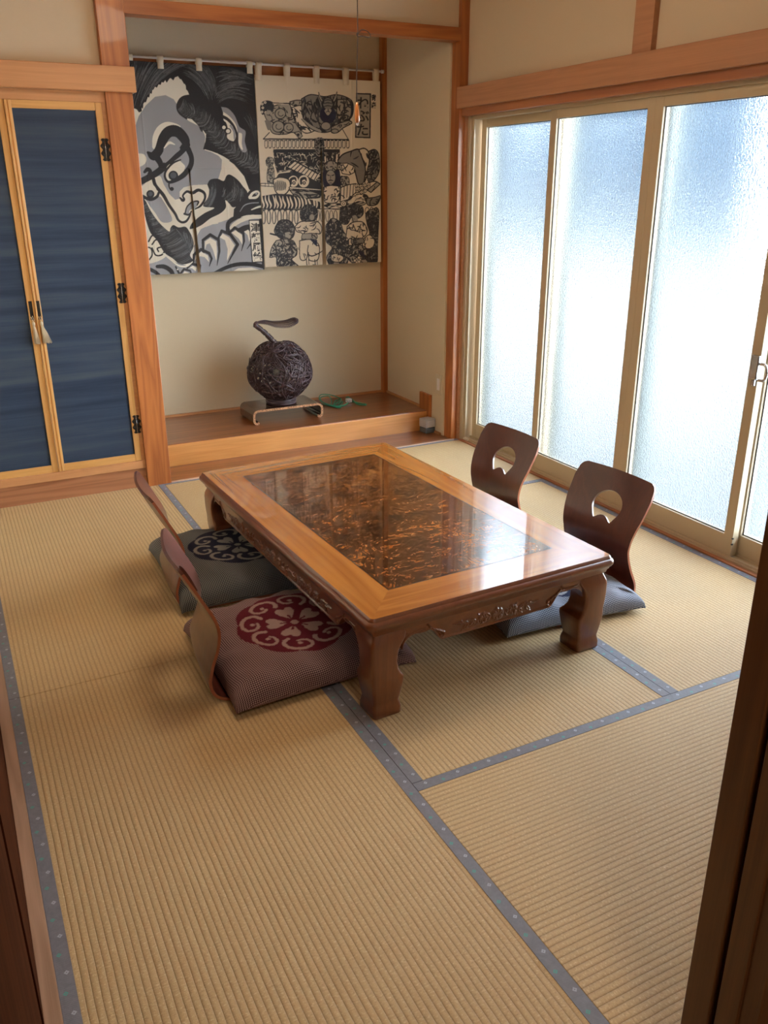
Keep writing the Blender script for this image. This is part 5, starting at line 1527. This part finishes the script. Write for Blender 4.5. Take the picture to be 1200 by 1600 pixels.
    # people right of the slit
    c.scribble([(640, 1430), (700, 1370), (770, 1400), (800, 1480), (840, 1540), (840, 1640), (820, 1780), (700, 1785), (645, 1700), (700, 1620), (640, 1560)], LG, ink, 330, rnd, 9, 50, outline=6)
    c.scribble([(770, 1300), (820, 1270), (900, 1250), (960, 1270), (970, 1330), (930, 1370), (870, 1360), (830, 1420), (770, 1400)], G, ink, 200, rnd, 9, 40, outline=5)
    c.scribble([(690, 1680), (740, 1670), (800, 1700), (770, 1740), (700, 1730)], CR, ink, 6, rnd, 6, 30, outline=6)
    c.poly([(870, 1350), (905, 1345), (925, 1390), (900, 1425), (870, 1405)], LG, True); c.stroke([(870, 1350), (880, 1390), (900, 1425)], K, 6); c.circ(888, 1375, 4, K)
    c.scribble([(830, 1440), (875, 1405), (960, 1400), (1000, 1460), (990, 1510), (960, 1540), (960, 1600), (880, 1600), (860, 1540), (820, 1560)], CR, ink, 30, rnd, 7, 60, outline=8)
    c.stroke([(880, 1420, 8), (915, 1480, 10), (950, 1420, 8)], K); c.scribble([(865, 1545), (965, 1540), (965, 1585), (870, 1585)], G, ink, 10, rnd, 6, 40, outline=6)
    c.scribble([(840, 1600), (960, 1600), (1010, 1660), (1000, 1750), (900, 1760), (830, 1700)], LG, ink, 70, rnd, 8, 60, outline=7)
    c.poly([(920, 1640), (970, 1650), (990, 1710), (940, 1680)], (0.014, 0.02, 0.05))
    c.scribble([(1000, 1420), (990, 1330), (1040, 1290), (1095, 1300), (1090, 1480), (1085, 1600), (1080, 1745), (1010, 1750), (1000, 1600), (1020, 1500)], G, ink, 240, rnd, 9, 50, outline=6)
    c.scribble([(975, 1540), (1020, 1510), (1060, 1560), (1040, 1620), (990, 1620)], CR, ink, 8, rnd, 6, 40, outline=7)
    for k in range(9): u_ = rnd.uniform(890, 950); v_ = rnd.uniform(1690, 1750); c.circ(u_, v_, 13, CR); c.ring(u_, v_, 13, 5, K)
    return c.down(2)

def noren(name, x0, x1, z0, z1, art, slit, tabs, label, seed, tabw):
    """cloth grid 2 mm, with slit polyline [(x_top,z_top),(x_bot,z0)]"""
    nx = art.shape[1]; nz = art.shape[0]
    xs = np.linspace(x0, x1, nx); zs = np.linspace(z0, z1, nz)
    X, Z = np.meshgrid(xs, zs)
    rnd = random.Random(seed)
    fold = 0.0035 * np.sin((X - x0) * 34 + rnd.uniform(0, 6)) * np.clip((z1 - Z) * 1.2, 0.2, 1) + 0.004 * np.sin((X - x0) * 13 + Z * 1.5 + rnd.uniform(0, 6))
    crease = 0.0016 * np.exp(-(((Z - (z0 + (z1 - z0) * 0.52)) / 0.004) ** 2)) + 0.0016 * np.exp(-(((X - (x0 + (x1 - x0) * 0.24)) / 0.004) ** 2)) + 0.0016 * np.exp(-(((X - (x0 + (x1 - x0) * 0.76)) / 0.004) ** 2))
    (xt, zt), (xb, zb) = slit
    sx = xt + (xb - xt) * (zt - Z) / (zt - z0)
    half = np.clip((zt - Z) / (zt - z0), 0, 1) * 0.0055
    inside = (Z < zt)
    dxs = X - sx
    near = np.exp(-(np.abs(dxs) / 0.035)) * inside * (0.5 + np.clip((zt - Z) / (zt - z0), 0, 1))
    fold = fold - 0.010 * near * np.sign(dxs + 1e-9)
    Y = 4.300 + fold - crease
    keep = ~(inside & (np.abs(dxs) < half))
    V = np.stack([X, Y, Z], -1).reshape(-1, 3)
    idx = np.arange(nx * nz).reshape(nz, nx)
    f = np.stack([idx[:-1, :-1], idx[:-1, 1:], idx[1:, 1:], idx[1:, :-1]], -1)
    kf = keep[:-1, :-1] & keep[:-1, 1:] & keep[1:, 1:] & keep[1:, :-1]
    F = f[kf]
    used = np.zeros(nx * nz, bool); used[F.ravel()] = True
    remap = np.cumsum(used) - 1
    V = V[used]; F = remap[F]
    root = empty(name, ((x0 + x1) / 2, 4.30, z0)); tag(root, label, 'curtain', 'printed cotton curtains hanging in the alcove')
    me = bpy.data.meshes.new('printed_cloth')
    V = V - np.array([(x0 + x1) / 2, 4.30, z0])
    me.vertices.add(len(V)); me.vertices.foreach_set('co', V.ravel())
    me.loops.add(F.size); me.loops.foreach_set('vertex_index', F.ravel().astype(np.int32))
    me.polygons.add(len(F)); me.polygons.foreach_set('loop_start', np.arange(0, F.size, 4)); me.polygons.foreach_set('loop_total', np.full(len(F), 4))
    me.polygons.foreach_set('use_smooth', np.ones(len(F), bool))
    me.materials.append(M['noren']); me.update(calc_edges=True)
    C = np.ones((nx * nz, 4), np.float32); C[:, :3] = art.reshape(-1, 3)
    at = me.attributes.new('ink', 'FLOAT_COLOR', 'POINT'); at.data.foreach_set('color', C[used].ravel())
    o = bpy.data.objects.new('printed_cloth', me); COL.objects.link(o); o.parent = root
    s = o.modifiers.new('th', 'SOLIDIFY'); s.thickness = 0.0008; s.offset = 1
    cx = (x0 + x1) / 2
    for tx in tabs:
        pts = [(-0.004, -0.035), (-0.009, 0.0), (-0.0115, 0.012), (-0.0105, 0.022), (-0.005, 0.0275), (0.003, 0.0275), (0.0095, 0.022), (0.0105, 0.010), (0.006, -0.03)]
        V = []; F = []
        zb_ = 2.05 - z0 - 0.020
        # tab loops round the rod: strip in (y,z)
        loop = catmull([(-0.0035, z1 - z0 - 0.030), (-0.0045, z1 - z0), (-0.0110, zb_ + 0.010), (-0.0108, zb_ + 0.022), (-0.004, zb_ + 0.0305), (0.005, zb_ + 0.0305), (0.0108, zb_ + 0.020), (0.0095, zb_), (0.004, z1 - z0 - 0.02)], 4)
        for p in loop:
            V.append((tx - cx - tabw / 2, p[0], p[1])); V.append((tx - cx + tabw / 2, p[0], p[1]))
        for i in range(len(loop) - 1): F.append((2 * i, 2 * i + 1, 2 * i + 3, 2 * i + 2))
        tb = link_mesh('tab', V, F, M['cotton'], root, True)
        s = tb.modifiers.new('th', 'SOLIDIFY'); s.thickness = 0.0012; s.offset = 0
    return root

LX0, LX1, LZ0, LZ1 = 0.925, 1.759, 0.962, 2.030
RX0, RX1, RZ0, RZ1 = 1.763, 2.534, 0.975, 1.998
aL = paint_left(LX0, LZ0, LX1 - LX0, LZ1 - LZ0)
aR = paint_right(RX0, RZ0, RX1 - RX0, RZ1 - RZ0)
def hmap(h, u, v):
    d = h[6] * u + h[7] * v + 1
    return ((h[0] * u + h[1] * v + h[2]) / d, (h[3] * u + h[4] * v + h[5]) / d)
sl = (hmap(HU, 525, 1060), hmap(HU, 612, 1975)); sr = (hmap(HV, 607, 690), hmap(HV, 634, 1790))
noren('hanging_curtain', LX0, LX1, LZ0, LZ1, aL, sl, [0.945, 1.09, 1.247, 1.452, 1.735], 'left hanging curtain printed with a large glaring painted face in black, grey and white', 2, 0.032)
noren('hanging_curtain', RX0, RX1, RZ0, RZ1, aR, sr, [1.785, 1.952, 2.130, 2.314, 2.508], 'right hanging curtain printed with black line drawings of a festival float and people', 6, 0.034)

# move rod behind shared plane: curtains hang just below it
# ------------------------------------------------------------------ body for the added hallway fill light
hl = empty('hallway_fill_lamp', (0.55, -0.9, H_CEIL)); tag(hl, 'added round fill lamp in the hallway behind the camera', 'lamp')
lathe('fill_lamp_base', [(0.20, -0.055), (0.21, -0.05), (0.21, 0.0)], M['white_pl'], hl, 32)
